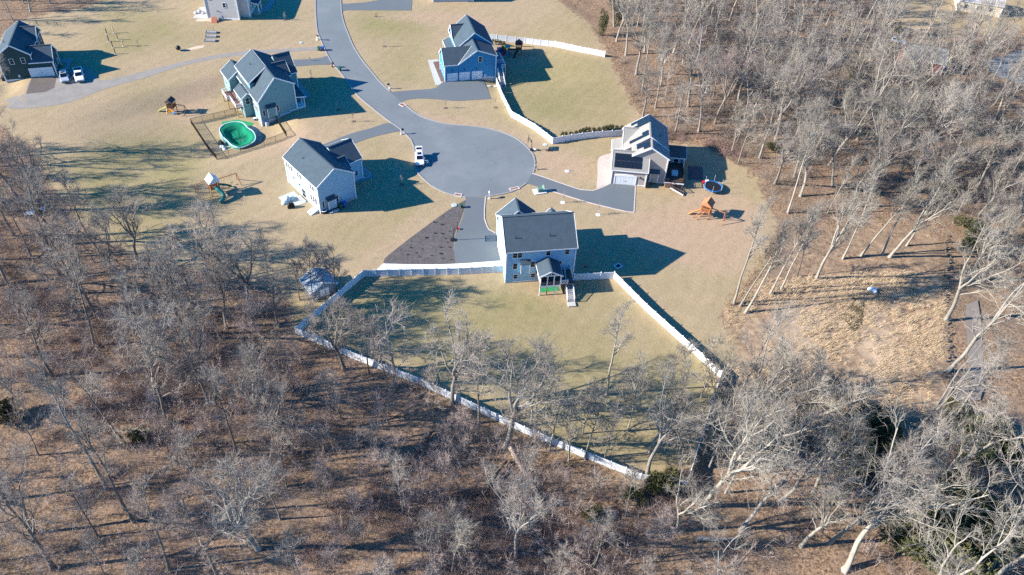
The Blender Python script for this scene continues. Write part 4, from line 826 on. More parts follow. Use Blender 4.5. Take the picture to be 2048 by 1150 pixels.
for i, (px, py, s, mt, lb) in enumerate([
    (1302, 978, 1.25, EVO, 'olive green shrub at the lowest corner of the white fence'), (1268, 1000, .8, EVO, 'smaller olive shrub below the fence corner shrub'),
    (1712, 918, 1.6, EVG, 'dark evergreen shrub between the knotty tree and the straw meadow'), (1745, 900, 1.5, EVG, 'dark evergreen shrub at the lower edge of the straw meadow'), (1690, 962, 1.1, EVO, 'olive evergreen shrub behind the straight grey tree'),
    (1945, 905, 1.9, EVG, 'large dark evergreen under the limbs of the path side tree'), (1990, 925, 1.3, EVG, 'dark evergreen farthest toward the frame edge under pale limbs'),
    (1850, 1075, 2.0, EVO, 'broad olive evergreen at the centre of the bottom shrub mass'), (1905, 1050, 2.0, EVG, 'broad dark evergreen behind the bottom shrub mass'), (1800, 1105, 1.8, EVO, 'evergreen at the foot of the huge leaning pale tree'), (1965, 1085, 1.9, EVG, 'evergreen shrub at the end of the bottom shrub mass'), (1900, 1130, 1.9, EVO, 'lowest evergreen of the bottom shrub mass'),
    (1930, 505, 1.5, EVO, 'olive evergreen beside the tall pale tree above the path'), (1935, 470, 1.3, EVO, 'olive evergreen behind the one above the path'),
    (1903, 822, .7, EVY, 'bright yellow green shrub by the lower end of the path'), (1915, 850, .6, EVY, 'small yellow green shrub below the brighter one by the path'),
    (1890, 390, 1.2, EVO, 'olive shrub in the upper wood near the meadow'), (1545, 300, .8, EVO, 'olive shrub inside the wood behind the lawn corner'), (1700, 150, .9, EVG, 'dark evergreen by the silver car in the far wood'), (1786, 62, 1.0, EVG, 'dark evergreen in the clearing before the cream house'), (280, 880, .7, EVG, 'dark round shrub among the leaves of the wood'), (30, 830, 1.0, EVG, 'dark evergreen shrub at the outer edge of the leafy wood'), (1180, 1035, .7, EVO, 'low olive shrub among the leaves near the fallen trees')]):
    evergreen('evergreen_shrub', px, py, evm[i % 3], mt, s * (1.25 if py > 860 and px > 1600 else 1), lb)
for px, py, s, lb in [(1206, 70, 1.0, 'dark cedar at the wood edge beyond the end of the white fence'), (1236, 48, 1.15, 'taller cedar behind the wood edge cedar'), (1222, 20, .95, 'cedar at the top of the wood edge'), (1468, 175, .7, 'small cedar in the middle of the upper wood'), (1535, 268, .6, 'small cedar inside the wood behind the trampoline')]:
    evergreen('cedar_tree', px, py, cedm[int(px) % 2], EVO, s, lb, 'tree', None, trm)
# scattered woodland trees, kept out of lawn, meadow and paths
WOODS = [([(-140, 285), (-20, 300), (40, 335), (110, 415), (190, 480), (300, 532), (420, 560), (560, 590), (598, 680), (720, 735), (860, 800), (1060, 905), (1285, 1000), (1400, 1010), (1480, 810), (1560, 850), (1700, 870), (1880, 850), (2150, 830), (2220, 1330), (-200, 1330)], 'lower'),
         ([(1190, -60), (1224, 60), (1262, 185), (1300, 240), (1352, 282), (1445, 286), (1486, 308), (1518, 355), (1548, 400), (1570, 440), (1640, 440), (1770, 418), (1890, 430), (1910, 560), (2150, 560), (2200, -60), (1860, -60), (1750, -40), (1760, 25), (1680, 0), (1600, -60)], 'upper'),
         ([(-60, -60), (190, -60), (160, 2), (60, 24), (0, 62), (-60, 84)], 'corner')]
CLEAR = [[(1755, -40), (2060, -40), (2060, 60), (1990, 75), (1900, 90), (1770, 100)], [(1775, 95), (1860, 110), (1860, 135), (1780, 130)], [(1900, 560), (1990, 590), (1975, 810), (1880, 810)], [(1960, 100), (2060, 90), (2060, 175), (1970, 160)]]
OPEN = [[(1640, 880), (1800, 865), (1790, 985), (1650, 1000)], [(1770, 1010), (2048, 1010), (2048, 1120), (1740, 1135)], [(1330, 975), (1550, 970), (1500, 1090), (1330, 1085)], [(1920, 870), (2030, 870), (2030, 950), (1920, 950)]]
def scatter(poly, dist, seed, avoid=(), tries=14000):
    rr = random.Random(seed); W = [tuple(v)[:2] for v in ats(poly)]; x0, x1 = min(p[0] for p in W), max(p[0] for p in W); y0, y1 = min(p[1] for p in W), max(p[1] for p in W)
    G = np.array([(rr.uniform(x0, x1), rr.uniform(y0, y1)) for _ in range(tries)]); ok = inside(G, W)
    for a in CLEAR + OPEN: ok &= ~inside(G, [tuple(v)[:2] for v in ats(a)])
    pts = []; A = np.array(list(avoid) or [(1e9, 1e9)])
    for g_ in G[ok]:
        if len(pts) and ((np.array(pts) - g_) ** 2).sum(1).min() < dist * dist: continue
        if ((A - g_) ** 2).sum(1).min() < (dist * .6) ** 2: continue
        pts.append(g_)
    return pts
LAB = {('lower', 'd'): ('bare dark tree standing among fallen leaves in the wood below the long white fence', 'dark bare trees of the leafy wood'),
       ('lower', 'g'): ('bare grey tree with a twiggy crown in the wood below the long white fence', 'grey bare trees of the leafy wood'),
       ('lower', 'p'): ('bare pale tree in the wood below the straw meadow and the path', 'pale bare trees of the lower wood'),
       ('lower', 'r'): ('slim bare tree with reddish brown twigs in the brush of the leafy wood', 'reddish young trees of the leafy wood'),
       ('upper', 'p'): ('bare pale limbed tree in the dense wood beyond the tan house', 'pale bare trees of the upper wood'),
       ('upper', 'g'): ('bare grey tree in the dense wood beyond the tan house', 'grey bare trees of the upper wood'),
       ('upper', 'r'): ('bare tree with a reddish twig haze in the dense wood beyond the tan house', 'reddish bare trees of the upper wood'),
       ('corner', 'd'): ('bare dark tree in the strip of wood behind the dark green house', 'bare trees behind the dark green house')}
far_pts = []
cand = []
for poly, zn in WOODS:
    for g_ in scatter(poly, {'lower': 7.3, 'upper': 5.9, 'corner': 6}[zn], 21, PLACED): cand.append((g_, zn))
dc = lambda c: math.hypot(c[0][0], c[0][1])
cand.sort(key=dc)
NEAR = {}
LANDMARKS = [(1283, 960, 'the lowest corner of the white fence', 'lower'), (593, 668, 'the fence corner by the shed', 'lower'), (900, 795, 'the middle of the long fence', 'lower'), (1060, 960, 'the split fallen trunk', 'lower'),
    (830, 920, 'the long dark fallen log', 'lower'), (392, 675, 'the trunk pair in the sunny gap', 'lower'), (280, 880, 'the dark round shrub', 'lower'), (30, 830, 'the evergreen at the wood edge', 'lower'), (70, 425, 'the scrap board heap', 'lower'),
    (1564, 1000, 'the knotty broken tree', 'lower'), (1690, 1140, 'the huge leaning tree', 'lower'), (1903, 822, 'the yellow green shrub', 'lower'), (1850, 1075, 'the bottom evergreen mass', 'lower'), (1440, 760, 'the meadow end of the fence', 'lower'), (1206, 1075, 'the dark forked log', 'lower'),
    (1135, 1105, 'the pale rooted log', 'lower'), (266, 1042, 'the long leaning dark trunk', 'lower'), (106, 1135, 'the tree in the lowest corner', 'lower'), (545, 858, 'the wide fan limbed tree', 'lower'), (150, 620, 'the thick dark wood edge tree', 'lower'), (700, 1080, 'the bramble thicket', 'lower'),
    (1425, 372, 'the trampoline', 'upper'), (1290, 240, 'the tan house', 'upper'), (1210, 108, 'the end of the back fence', 'upper'), (1830, 130, 'the small red house', 'upper'), (1796, 86, 'the silver car in the wood', 'upper'), (1930, 40, 'the cream house', 'upper'), (1225, 50, 'the wood edge cedars', 'upper'),
    (1405, 176, 'the grey fallen log', 'upper'), (1985, 150, 'the far road', 'upper'), (1520, 400, 'the orange play set lawn', 'upper'), (1740, 440, 'the back of the straw meadow', 'upper'), (1890, 390, 'the olive meadow shrub', 'upper'), (1468, 175, 'the mid wood cedar', 'upper'), (1960, 580, 'the top of the path', 'upper'), (1535, 268, 'the cedar behind the trampoline', 'upper'), (1700, 280, 'the open middle of the upper wood', 'upper')]
MAXT = 292 - NTREE[0]
for i, (g_, zn) in enumerate(cand):
    x, y = g_; px, py = unproj_world(np.array([[x, y, float(h(x, y))]]))[0]
    if zn == 'lower':
        right = px > 1330
        if right and py > 840 and rng.random() < .38: continue
        ms = rng.choice('ppgg') if right else rng.choice('dddgr' if px < 700 else 'dggrp')
        kd = rng.choice(['old', 'old', 'vase', 'pole', 'vase']) if right else rng.choice(['oak', 'vase', 'pole', 'thin', 'thin', 'thin', 'vase'])
        if px > 640 and px < 1330: kd = rng.choice(['thin', 'young', 'young', 'vase', 'thin']);
    elif zn == 'upper':
        ms = rng.choice('ppgg' if px > 1500 else 'pgrrg'); kd = rng.choice(['vase', 'oak', 'vase', 'old', 'thin', 'oak'])
        if px < 1340 or py > 400: kd = rng.choice(['vase', 'thin', 'vase', 'pole'])
    else: ms, kd = 'd', rng.choice(['thin', 'oak'])
    s = rng.uniform(.78, 1.12) * (.95 if zn == 'upper' else 1) * (.8 if zn == 'corner' else 1) * (1.12 if zn == 'lower' and px > 1330 else 1)
    if i >= MAXT: far_pts.append((x, y, kd, ms, s)); continue
    lb, gr = LAB[(zn, ms)]
    t = tree(kd, rng.randrange(12), ms, (x, y, float(h(x, y)) - .1), rng.uniform(0, 6.28), s, lb, gr, (rng.uniform(-.07, .07), rng.uniform(-.07, .07)))
    lm = min((l for l in LANDMARKS if l[3] == zn), key=lambda l: math.hypot(px - l[0], (py - l[1]) * 1.3)) if zn != 'corner' else (40, 10, 'the back of the dark green house', 'corner')
    NEAR.setdefault(lm, []).append((math.hypot(px - lm[0], (py - lm[1]) * 1.3), t.name, ms, kd))
for lm, ls in NEAR.items():
    for (dd, nm, ms, kd), o_ in zip(sorted(ls), ('first', 'second', 'third', 'fourth', 'fifth', 'sixth', 'seventh', 'eighth', 'ninth', 'tenth')):
        bpy.data.objects[nm]['label'] = '%s %s bare tree, %s one out from %s' % ({'d': 'dark', 'g': 'grey', 'p': 'pale', 'r': 'reddish'}[ms], {'oak': 'spreading', 'vase': 'forked', 'pole': 'tall slender', 'thin': 'thin', 'young': 'young', 'old': 'heavy limbed'}[kd], o_, lm[2])
# the farthest trees of the upper wood stand behind the rest and read as one mass
def arrays(me):
    V = np.empty(len(me.vertices) * 3, np.float32); me.vertices.foreach_get('co', V); me.calc_loop_triangles(); T = np.empty(len(me.loop_triangles) * 3, np.int32); me.loop_triangles.foreach_get('vertices', T)
    return V.reshape(-1, 3), T.reshape(-1, 3)
if far_pts:
    base = {k: [(arrays(a), arrays(b)) for a, b in KIND[k]] for k in ('thin', 'vase')}
    VT, TT_, VC, TC = [], [], [], []; nt_ = nc_ = 0
    for i, (x, y, kd, ms, s) in enumerate(far_pts):
        k = ('thin', 'vase')[i % 2]; (va, ta), (vb, tb) = base[k][i % 3]; s *= (1.35, .95)[i % 2]
        tb = tb[rs.rand(len(tb)) < (.75, .36)[i % 2]]
        a = rs.uniform(0, 6.28); M = np.array([[math.cos(a), -math.sin(a), 0], [math.sin(a), math.cos(a), 0], [0, 0, 1]]) * s; o = np.array([x, y, float(h(x, y)) - .1])
        VT.append(va @ M.T + o); TT_.append(ta + nt_); nt_ += len(va); VC.append(vb @ M.T + o); TC.append(tb + nc_); nc_ += len(vb)
    fw = link('far_woodland', np_mesh('far_woodland', np.concatenate(VC), None, np.concatenate(TC)), TW_G); tag(fw, 'mass of grey bare treetops at the far edge of the upper wood', 'woodland', None, 'stuff')
    tk = link('trunk', np_mesh('trunk', np.concatenate(VT), None, np.concatenate(TT_)), BARK_P, fw)
SAP = [arrays(b) for a, b in KIND['thin']]; VC, TC, nc_ = [], [], 0
pts = scatter([p if p[0] < 1330 else (1330, p[1]) for p in WOODS[0][0][:13]] + [(1330, 1000), (1330, 1300), (-200, 1330)], 3.6, 55, PLACED, 6000); rs.shuffle(pts)
for x, y in pts[:175]:
    va, ta = SAP[rs.randint(4)]; ta = ta[rs.rand(len(ta)) < .34]; a = rs.uniform(0, 6.28); s = rs.uniform(.6, .95); M = np.array([[math.cos(a), -math.sin(a), 0], [math.sin(a), math.cos(a), 0], [0, 0, rs.uniform(.85, 1.1)]]) * s
    VC.append(va @ M.T + np.array([x, y, float(h(x, y)) - .1])); TC.append(ta + nc_); nc_ += len(va)
sv = link('young_thicket', np_mesh('young_thicket', np.concatenate(VC), None, np.concatenate(TC)), TW_R); tag(sv, 'haze of fine young treetops filling the leafy wood', 'thicket', None, 'stuff')
# brush, brambles and reeds
def brush(name, label, polys, n, hh, mt, seed, nb=46, spread=.9, wd=.035, cat='undergrowth', lean=.0, side=1):
    rg = np.random.RandomState(seed); P = []
    for poly in polys:
        W = np.array([tuple(v)[:2] for v in ats(poly)]); A = rg.uniform(W.min(0), W.max(0), (n * 5, 2)); A = A[inside(A, [tuple(w_) for w_ in W])]
        for a in CLEAR: A = A[~inside(A, [tuple(v)[:2] for v in ats(a)])]
        dn = np.sin(A[:, 0] * .11 + 1) + np.sin(A[:, 1] * .13 + A[:, 0] * .06) + np.sin(A[:, 0] * .31 - A[:, 1] * .27); A = A[dn + rg.normal(0, .8, len(A)) > -.2]
        P.append(A[:n])
    P = np.concatenate(P); m_ = len(P); S = rg.uniform(.55, 1.25, m_)
    B = np.repeat(P, nb, 0); Sr = np.repeat(S, nb); B3 = np.c_[B + rg.normal(0, .35, B.shape) * Sr[:, None], np.repeat(h(P[:, 0], P[:, 1]) - .12, nb)]
    D = rg.normal(0, 1, (len(B), 3)) * [spread, spread, .2] + np.array([lean, 0, 1.0]); D /= np.linalg.norm(D, axis=1)[:, None]; L = rg.uniform(.45, 1.1, len(B)) * hh * Sr
    V, T = blades(rg, B3, D, L, wd * rg.uniform(.7, 1.3, len(B)))
    # side twigs from half way up every stem
    B3, D, L = (np.repeat(q_, side, 0) for q_ in (B3, D, L)); u_ = rg.uniform(.3, .92, len(L))
    B4 = B3 + D * (L * u_)[:, None]; D4 = D * .6 + rg.normal(0, .6, D.shape); D4 /= np.linalg.norm(D4, axis=1)[:, None]
    V2, T2 = blades(rg, B4, D4, L * (.5 if side == 1 else .42) * (1.15 - .8 * u_ * (side > 1)), wd * .7 * np.ones(len(L)), len(V))
    o = link(name, np_mesh(name, np.r_[V, V2], None, np.r_[T, T2]), mt); return tag(o, label, cat, None, 'stuff')
LOW = [WOODS[0][0]]; UP = [WOODS[1][0]]
brush('undergrowth', 'brown leafless brush growing between the trees of the leafy wood', LOW, 2000, 2.2, mat('brush_brown', (.30, .228, .190), .95, .2, .12, .12, 2), 3, 40, .9, .027)
brush('young_saplings', 'countless slim leafless saplings growing between the bigger trees', LOW, 1300, 5.2, TW_R, 12, 3, .22, .05, 'saplings', 0, 22)
brush('young_saplings', 'countless slim leafless saplings in the upper wood', UP, 700, 5.0, TW_R, 13, 3, .22, .05, 'saplings', 0, 22)
brush('brambles', 'reddish bramble thickets around the fallen logs at the bottom', [[(640, 960), (1300, 1000), (1500, 1000), (1460, 1160), (600, 1160)], [(1288, 962), (1380, 950), (1400, 990), (1300, 1000)], [(1290, 250), (1460, 290), (1500, 340), (1400, 290), (1300, 270), (1262, 200)], [(0, 560), (560, 600), (900, 850), (500, 900), (0, 900)]], 330, 2.0, mat('bramble_red', (.30, .205, .165), .95, .2, .12, .12, 2), 8, 60, 1.1)
brush('undergrowth', 'grey brown brush between the trees of the upper wood', UP, 2300, 2.6, mat('brush_grey', (.30, .245, .195), .95, .2, .12, .12, 2), 4, 40, .9, .03)
brush('reeds', 'straw coloured reed clumps standing in the wet meadow', [REED], 1300, .85, mat('reed_straw', (.52, .40, .26), .95, .2, .2, .12, 2), 5, 30, .38, .05, 'reeds', .75)
brush('grass_tufts', 'dry grass tufts along the lawn and wood edge', [[(1445, 590), (1470, 570), (1545, 480), (1560, 500), (1480, 640), (1500, 720), (1470, 730)], [(590, 668), (720, 715), (860, 778), (1060, 880), (1285, 968), (1280, 990), (1050, 900), (850, 800), (590, 690)], [(1262, 200), (1216, 110), (1230, 110), (1280, 210), (1350, 282), (1440, 286), (1440, 296), (1340, 292)]], 150, .8, mat('tuft_straw', (.40, .29, .17), .95, .2, .3, .12, 2), 6, 24, .8, .05)

# ------------------------------------------------------------------ fences
VINYL = mat('white_vinyl', (.80, .80, .80), .5, .02, 1, .03, 6)
_pm = MB(); _pm.box(0, 1, -.02, .02, .08, 1.62)
for i in range(14): _pm.box((i + .04) / 14, (i + .96) / 14, -.03, .03, .18, 1.55)
_pm.box(0, 1, -.045, .045, .04, .18); _pm.box(0, 1, -.045, .045, 1.55, 1.70); PANEL = _pm.mesh('panel'); PANEL.materials.append(mat('vinyl_panel_shade', (.70, .72, .74), .5, .03, 1, .03, 6))  # same vinyl as the posts, with the panels' shade put into the colour
_pp = MB(); _pp.box(-.075, .075, -.075, .075, -.3, 1.84); _pp.box(-.10, .10, -.10, .10, 1.84, 1.88); _pp.add([(-.1, -.1, 1.88), (.1, -.1, 1.88), (.1, .1, 1.88), (-.1, .1, 1.88), (0, 0, 1.96)], [(0, 1, 4), (1, 2, 4), (2, 3, 4), (3, 0, 4)]); POST = _pp.mesh('post'); POST.materials.append(VINYL)
def vinyl_fence(label, pix, step=2.44, s=1.0):
    P = ats(pix); t = thing('vinyl_fence', label, 'fence', P[0]); o0 = P[0]
    for k, (p, q) in enumerate(zip(P, P[1:])):
        d = q - p; d2 = Vector((d.x, d.y, 0)); n = max(1, round(d2.length / step))
        for i in range(n + (k == len(P) - 2)):
            a = p + d * i / n; a.z = float(h(a.x, a.y)); o = link('post', POST, None, t); o.location = a - o0; o.rotation_euler = (0, 0, math.atan2(d.y, d.x))
            if i < n:
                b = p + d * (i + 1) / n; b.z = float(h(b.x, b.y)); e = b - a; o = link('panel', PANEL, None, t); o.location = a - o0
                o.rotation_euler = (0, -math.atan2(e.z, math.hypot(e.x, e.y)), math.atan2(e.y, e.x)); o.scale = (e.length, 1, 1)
    return t
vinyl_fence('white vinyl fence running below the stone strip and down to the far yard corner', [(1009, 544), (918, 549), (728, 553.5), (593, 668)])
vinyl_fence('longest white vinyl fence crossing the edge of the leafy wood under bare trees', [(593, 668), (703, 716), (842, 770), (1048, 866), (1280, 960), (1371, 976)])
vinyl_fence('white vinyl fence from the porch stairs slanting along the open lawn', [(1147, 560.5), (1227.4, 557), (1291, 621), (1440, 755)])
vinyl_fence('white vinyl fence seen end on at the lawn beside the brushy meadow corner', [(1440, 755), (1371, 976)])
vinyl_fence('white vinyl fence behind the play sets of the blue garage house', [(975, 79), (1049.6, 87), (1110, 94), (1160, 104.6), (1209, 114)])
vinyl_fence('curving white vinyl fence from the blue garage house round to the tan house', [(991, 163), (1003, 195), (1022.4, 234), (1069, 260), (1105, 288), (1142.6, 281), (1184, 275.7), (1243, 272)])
BLACKF = mat('black_fence', (.030, .026, .024), .6)
def wire_fence(label, pix, step=2.9):
    P = ats(pix); t = thing('pool_fence', label, 'fence', P[0]); o0 = P[0]; inf = MB()
    pm_ = MB(); pm_.tube([(0, 0, -.2), (0, 0, 1.5)], .045, 6); me = pm_.mesh('post'); me.materials.append(BLACKF)
    for p, q in zip(P, P[1:]):
        d = q - p; n = max(1, round(d.length / step))
        for i in range(n + 1):
            a = p + d * i / n; a.z = float(h(a.x, a.y)); o = link('post', me, None, t); o.location = a - o0
            if i < n:
                b = p + d * (i + 1) / n; b.z = float(h(b.x, b.y)); a_, b_ = a - o0, b - o0; u = Vector((0, 0, 1))
                r = MB(); r.bar(a_ + u * 1.46, b_ + u * 1.46, .06, .06); r.bar(a_ + u * .08, b_ + u * .08, .04, .04); r.build('rail', BLACKF, t)
                m_ = int((b - a).length / .105)
                for j in range(1, m_):
                    c_ = a_.lerp(b_, j / m_); inf.box(c_.x - .011, c_.x + .011, c_.y - .011, c_.y + .011, c_.z + .08, c_.z + 1.44)
    inf.build('pickets', BLACKF, t, kind='stuff'); return t
wire_fence('thin black fence boxing in the green covered pool', [(473, 227), (383, 248), (434, 319.5), (574, 274), (551, 236)])

# ------------------------------------------------------------------ the pool
rim = [at(310 + a / 6.827, 190 + b / 6.827, 1.15) for a, b in [(880, 480), (915, 425), (1000, 385), (1130, 372), (1210, 395), (1265, 455), (1335, 500), (1370, 560), (1350, 612), (1250, 662), (1150, 690), (1050, 672), (980, 622), (915, 560)]]
rim = smooth_line(rim, .6, True); pc = sum(rim, Vector()) / len(rim); zb_ = pc.z - 1.15; pt = thing('swimming_pool', 'above ground pool with sagging green cover and pale blue rim inside the black fence', 'pool', (pc.x, pc.y, zb_))
rl = [(p.x - pc.x, p.y - pc.y) for p in rim]; n_ = len(rl)
q = MB(); q.v = [(x, y, z) for z in (-.6, 1.05) for x, y in rl]; q.f = [(i, (i + 1) % n_, n_ + (i + 1) % n_, n_ + i) for i in range(n_)]; q.build('pool_wall', mat('pool_wall', (.10, .30, .28), .6), pt)
rm_ = MB()
for i in range(n_):
    a, b = Vector((*rl[i], 1.12)), Vector((*rl[(i + 1) % n_], 1.12)); rm_.bar(a, b, .17, .12)
rm_.build('rim', mat('pool_rim', (.55, .68, .76), .5), pt)
cv = MB(); rings = [(1.0, 1.10), (.86, .98), (.74, .92), (.68, .25), (.4, .15), (0.02, .1)]
for k, (f, z) in enumerate(rings):
    for i, (x, y) in enumerate(rl): cv.v.append((x * f + (.25 if k > 2 else 0), y * f, z + .05 * math.sin(i * 1.7 + k)))
for k in range(len(rings) - 1):
    for i in range(n_): cv.f.append((k * n_ + i, k * n_ + (i + 1) % n_, (k + 1) * n_ + (i + 1) % n_, (k + 1) * n_ + i))
cv.build('cover', mat('pool_cover', (.012, .19, .10), .9, .2, .5, .15, 3, spec=.05), pt, True)
MB().bar((.2, -.6, .2), (1.6, -1.0, .24), .12, .06).build('branch_debris', BARK_D, pt)

# ------------------------------------------------------------------ vehicles
TYRE = mat('tyre', (.02, .02, .02), .8); RIMM = mat('wheel_rim', (.4, .4, .42), .4, metal=.6); CARW = mat('white_car_paint', (.78, .79, .80), .25, .01, 1, 0, 5, spec=.6); CARS = mat('silver_car_paint', (.50, .54, .58), .3, .01, 1, 0, 5, metal=.3, spec=.6)
CGL = mat('car_glass', (.01, .014, .018), .08, .05, 1, 0, 5, spec=.7); LAMP = mat('headlight', (.6, .62, .65), .2); REDL = mat('tail_light', (.35, .02, .02), .3)
def car(label, loc, rz, paint, Lc=4.8, Wd=1.9, kind='suv', cat='car', s=1.0, gate=False, name='parked_car'):
    t = thing(name, label, cat, loc, rz, None, s); hw = Wd / 2; b = MB(); f, r = -Lc / 2, Lc / 2
    st = [(f, .80, .42, .74), (f + .12, .93, .34, .86), (f + .5, 1, .30, .95), (f + 1.25, 1, .30, 1.04), (f + 1.5, 1, .30, 1.08), (r - .5, 1, .30, 1.08), (r - .12, .96, .34, 1.05), (r, .88, .42, .95)]
    if kind == 'pickup': st[4:] = [(f + 1.5, 1, .3, 1.12), (r - .1, 1, .34, 1.10), (r, .97, .42, 1.05)]
    for y, k, z0, z1 in st:
        for x, z in ((-.92, z0), (-1, z0 + .18), (-1, z1 - .22), (-.86, z1), (.86, z1), (1, z1 - .22), (1, z0 + .18), (.92, z0)): b.v.append((x * hw * k, y, z))
    for i in range(len(st) - 1):
        for j in range(8): b.f.append((i * 8 + j, i * 8 + (j + 1) % 8, (i + 1) * 8 + (j + 1) % 8, (i + 1) * 8 + j))
    b.f += [tuple(range(8))[::-1], tuple(range(len(b.v) - 8, len(b.v)))]; b.build('body', paint, t, False, .03)
    y0, y1, y2, y3 = (f + 1.35, f + 2.15, r - .55, r - .05) if kind == 'suv' else (f + 1.45, f + 2.2, f + 3.35, f + 3.6)
    zb, zt, w0, w1 = 1.05, 1.70 if kind == 'suv' else 1.78, hw * .88, hw * .74
    cb = MB(); A = [(-w0, y0, zb), (w0, y0, zb), (w0, y3, zb), (-w0, y3, zb), (-w1, y1, zt), (w1, y1, zt), (w1, y2, zt), (-w1, y2, zt)]
    cb.add(A, [(0, 3, 2, 1), (4, 5, 6, 7), (0, 1, 5, 4), (1, 2, 6, 5), (2, 3, 7, 6), (3, 0, 4, 7)]); cb.build('cabin', paint, t, False, .03)
    A = [Vector(p) for p in A]
    def glass(nm, q, mx=.10, mz=.12):
        a, b_, c_, d_ = [A[i] for i in q]; n = (b_ - a).cross(d_ - a).normalized() * .018
        P = lambda u, v: a.lerp(b_, u).lerp(d_.lerp(c_, u), v) + n
        g_ = MB(); g_.add([P(mx, mz), P(1 - mx, mz), P(1 - mx, 1 - mz), P(mx, 1 - mz)], [(0, 1, 2, 3)]); g_.build(nm, CGL, t)
    glass('windscreen', (0, 1, 5, 4), .06, .06); glass('side_window', (1, 2, 6, 5)); glass('side_window', (3, 0, 4, 7))
    if not gate: glass('rear_window', (2, 3, 7, 6), .08, .1)
    if kind == 'suv': g_ = MB(); g_.box(-w1 * .68, w1 * .68, y1 + .25, y1 + (1.25 if gate else .85), zt, zt + .022); g_.build('sunroof', CGL, t)
    else:
        g_ = MB(); g_.box(-hw * .78, hw * .78, y3 + .12, r - .15, 1.10, 1.135); g_.build('bed_liner', DARKM, t)
        for x in (-1, 1): q = MB(); q.box(x * hw * .90 - .06, x * hw * .90 + .06, y3 + .02, r - .05, 1.08, 1.38); q.build('bed_side', paint, t)
        q = MB(); q.box(-hw * .9 + .07, hw * .9 - .07, r - .12, r - .04, 1.08, 1.38); q.build('tailgate', paint, t)
    for x in (-1, 1):
        for y in (f + .9, r - .95):
            wv_ = MB().tube([(x * (hw - .20), y, .36), (x * (hw + .02), y, .36)], .36, 14).build('wheel', TYRE, t); MB().tube([(x * (hw - .02), y, .36), (x * (hw + .035), y, .36)], .20, 10).build('rim', RIMM, wv_)
        q = MB(); q.box(x * hw * .62 - .2, x * hw * .62 + .2, f - .01, f + .14, .66, .84); q.build('headlight', LAMP, t); q = MB(); q.box(x * hw * .78 - .1, x * hw * .78 + .1, r - .06, r + .012, .72, 1.0); q.build('tail_light', REDL, t)
        q = MB(); q.box(x * (hw + .10) - .11, x * (hw + .10) + .11, y0 + .3, y0 + .42, 1.05, 1.24); q.build('wing_mirror', paint, t)
    q = MB(); q.box(-hw * .5, hw * .5, f - .02, f + .1, .48, .64); q.build('grille', DARKM, t)
    if gate:
        q = MB(); q.bar((0, r - .5, 1.72), (0, r + .55, 2.02), Wd * .80, .07); tg = q.build('tailgate', paint, t, False, .02); q = MB(); q.bar((0, r - .42, 1.79), (0, r + .16, 1.955), Wd * .66, .03); q.build('rear_window', CGL, tg)
        q = MB(); q.box(-hw * .72, hw * .72, r - .5, r - .02, 1.02, 1.10); q.build('cargo_opening', DARKM, t)
    return t
def heading(p, q): d = at(*q) - at(*p); return math.atan2(d.y, d.x) + math.pi / 2
car('white car with its tailgate open parked at the kerb of the turning circle', at(839.5, 322), heading((838.5, 302), (841.5, 337)), CARW, gate=True, s=1.02)
car('silver car parked in front of the dark green house garage, nearer the garage door', at(130, 158.5), heading((128, 145), (132.5, 167)), CARS, 4.7, 1.86, s=1.05)
car('white pickup truck parked beside the silver car on the gravel', at(159.5, 155), heading((157, 140), (162, 163)), CARW, 5.7, 2.0, 'pickup', 'truck', s=1.05, name='pickup_truck')
car('silver car half hidden by trees near the small red house', at(1796, 86), R_(65), CARS, 4.7, 1.86)
PALE = mat('pale_frame', (.62, .66, .70), .5)
cr_ = thing('folding_cart', 'spindly pale frame standing in the shadow beside the white car', 'cart', at(853.5, 328))
for x in (-.28, .28): q = MB(); q.tube([(x - .25, -.3, 0), (x - .2, -.25, .6), (x - .1, 0, 1.0), (x + .1, .1, .8), (x + .2, .15, 0)], .04, 6); q.build('frame', PALE, cr_)
for y, z in ((-.25, .6), (.0, 1.0)): q = MB(); q.tube([(-.5, y, z), (.3, y, z)], .035, 6); q.build('cross_bar', PALE, cr_)

# ------------------------------------------------------------------ bins, letterboxes, kerbside things
GREENP = mat('green_plastic', (.02, .10, .07), .5); BLUEP = mat('blue_plastic', (.02, .12, .42), .5); BLACKP = mat('black_plastic', (.015, .015, .018), .5); GREYP = mat('grey_plastic', (.45, .48, .52), .5)
def bin_(label, px, py, m, rz=0, s=1.0):
    t = thing('wheelie_bin', label, 'bin', at(px, py), R_(rz), 'wheelie bins', s); b = MB()
    b.add([(-.24, -.28, .08), (.24, -.28, .08), (.24, .25, .08), (-.24, .25, .08), (-.32, -.38, 1.02), (.32, -.38, 1.02), (.32, .36, 1.02), (-.32, .36, 1.02)], [(0, 3, 2, 1), (4, 5, 6, 7), (0, 1, 5, 4), (1, 2, 6, 5), (2, 3, 7, 6), (3, 0, 4, 7)]); b.build('body', m, t, False, .03)
    l = MB(); l.box(-.35, .35, -.42, .40, 1.03, 1.12); l.build('lid', m, t, False, .03); l = MB(); l.tube([(-.28, .44, 1.0), (.28, .44, 1.0)], .03, 6); l.build('handle', m, t)
    for x in (-.26, .26): MB().tube([(x - .04, .30, .12), (x + .04, .30, .12)], .13, 10).build('wheel', TYRE, t)
bin_('green bin standing beside the blue bin at the end of the gravel drive', 638.5, 101, GREENP, 70); bin_('blue bin at the road end of the gravel drive', 645.5, 100.5, BLUEP, 70); bin_('green bin standing in the road below the black letterbox', 680, 141, GREENP, 60); bin_('green bin lying in the top corner of the mulch bed', 923, 415, GREENP, 20, .8)
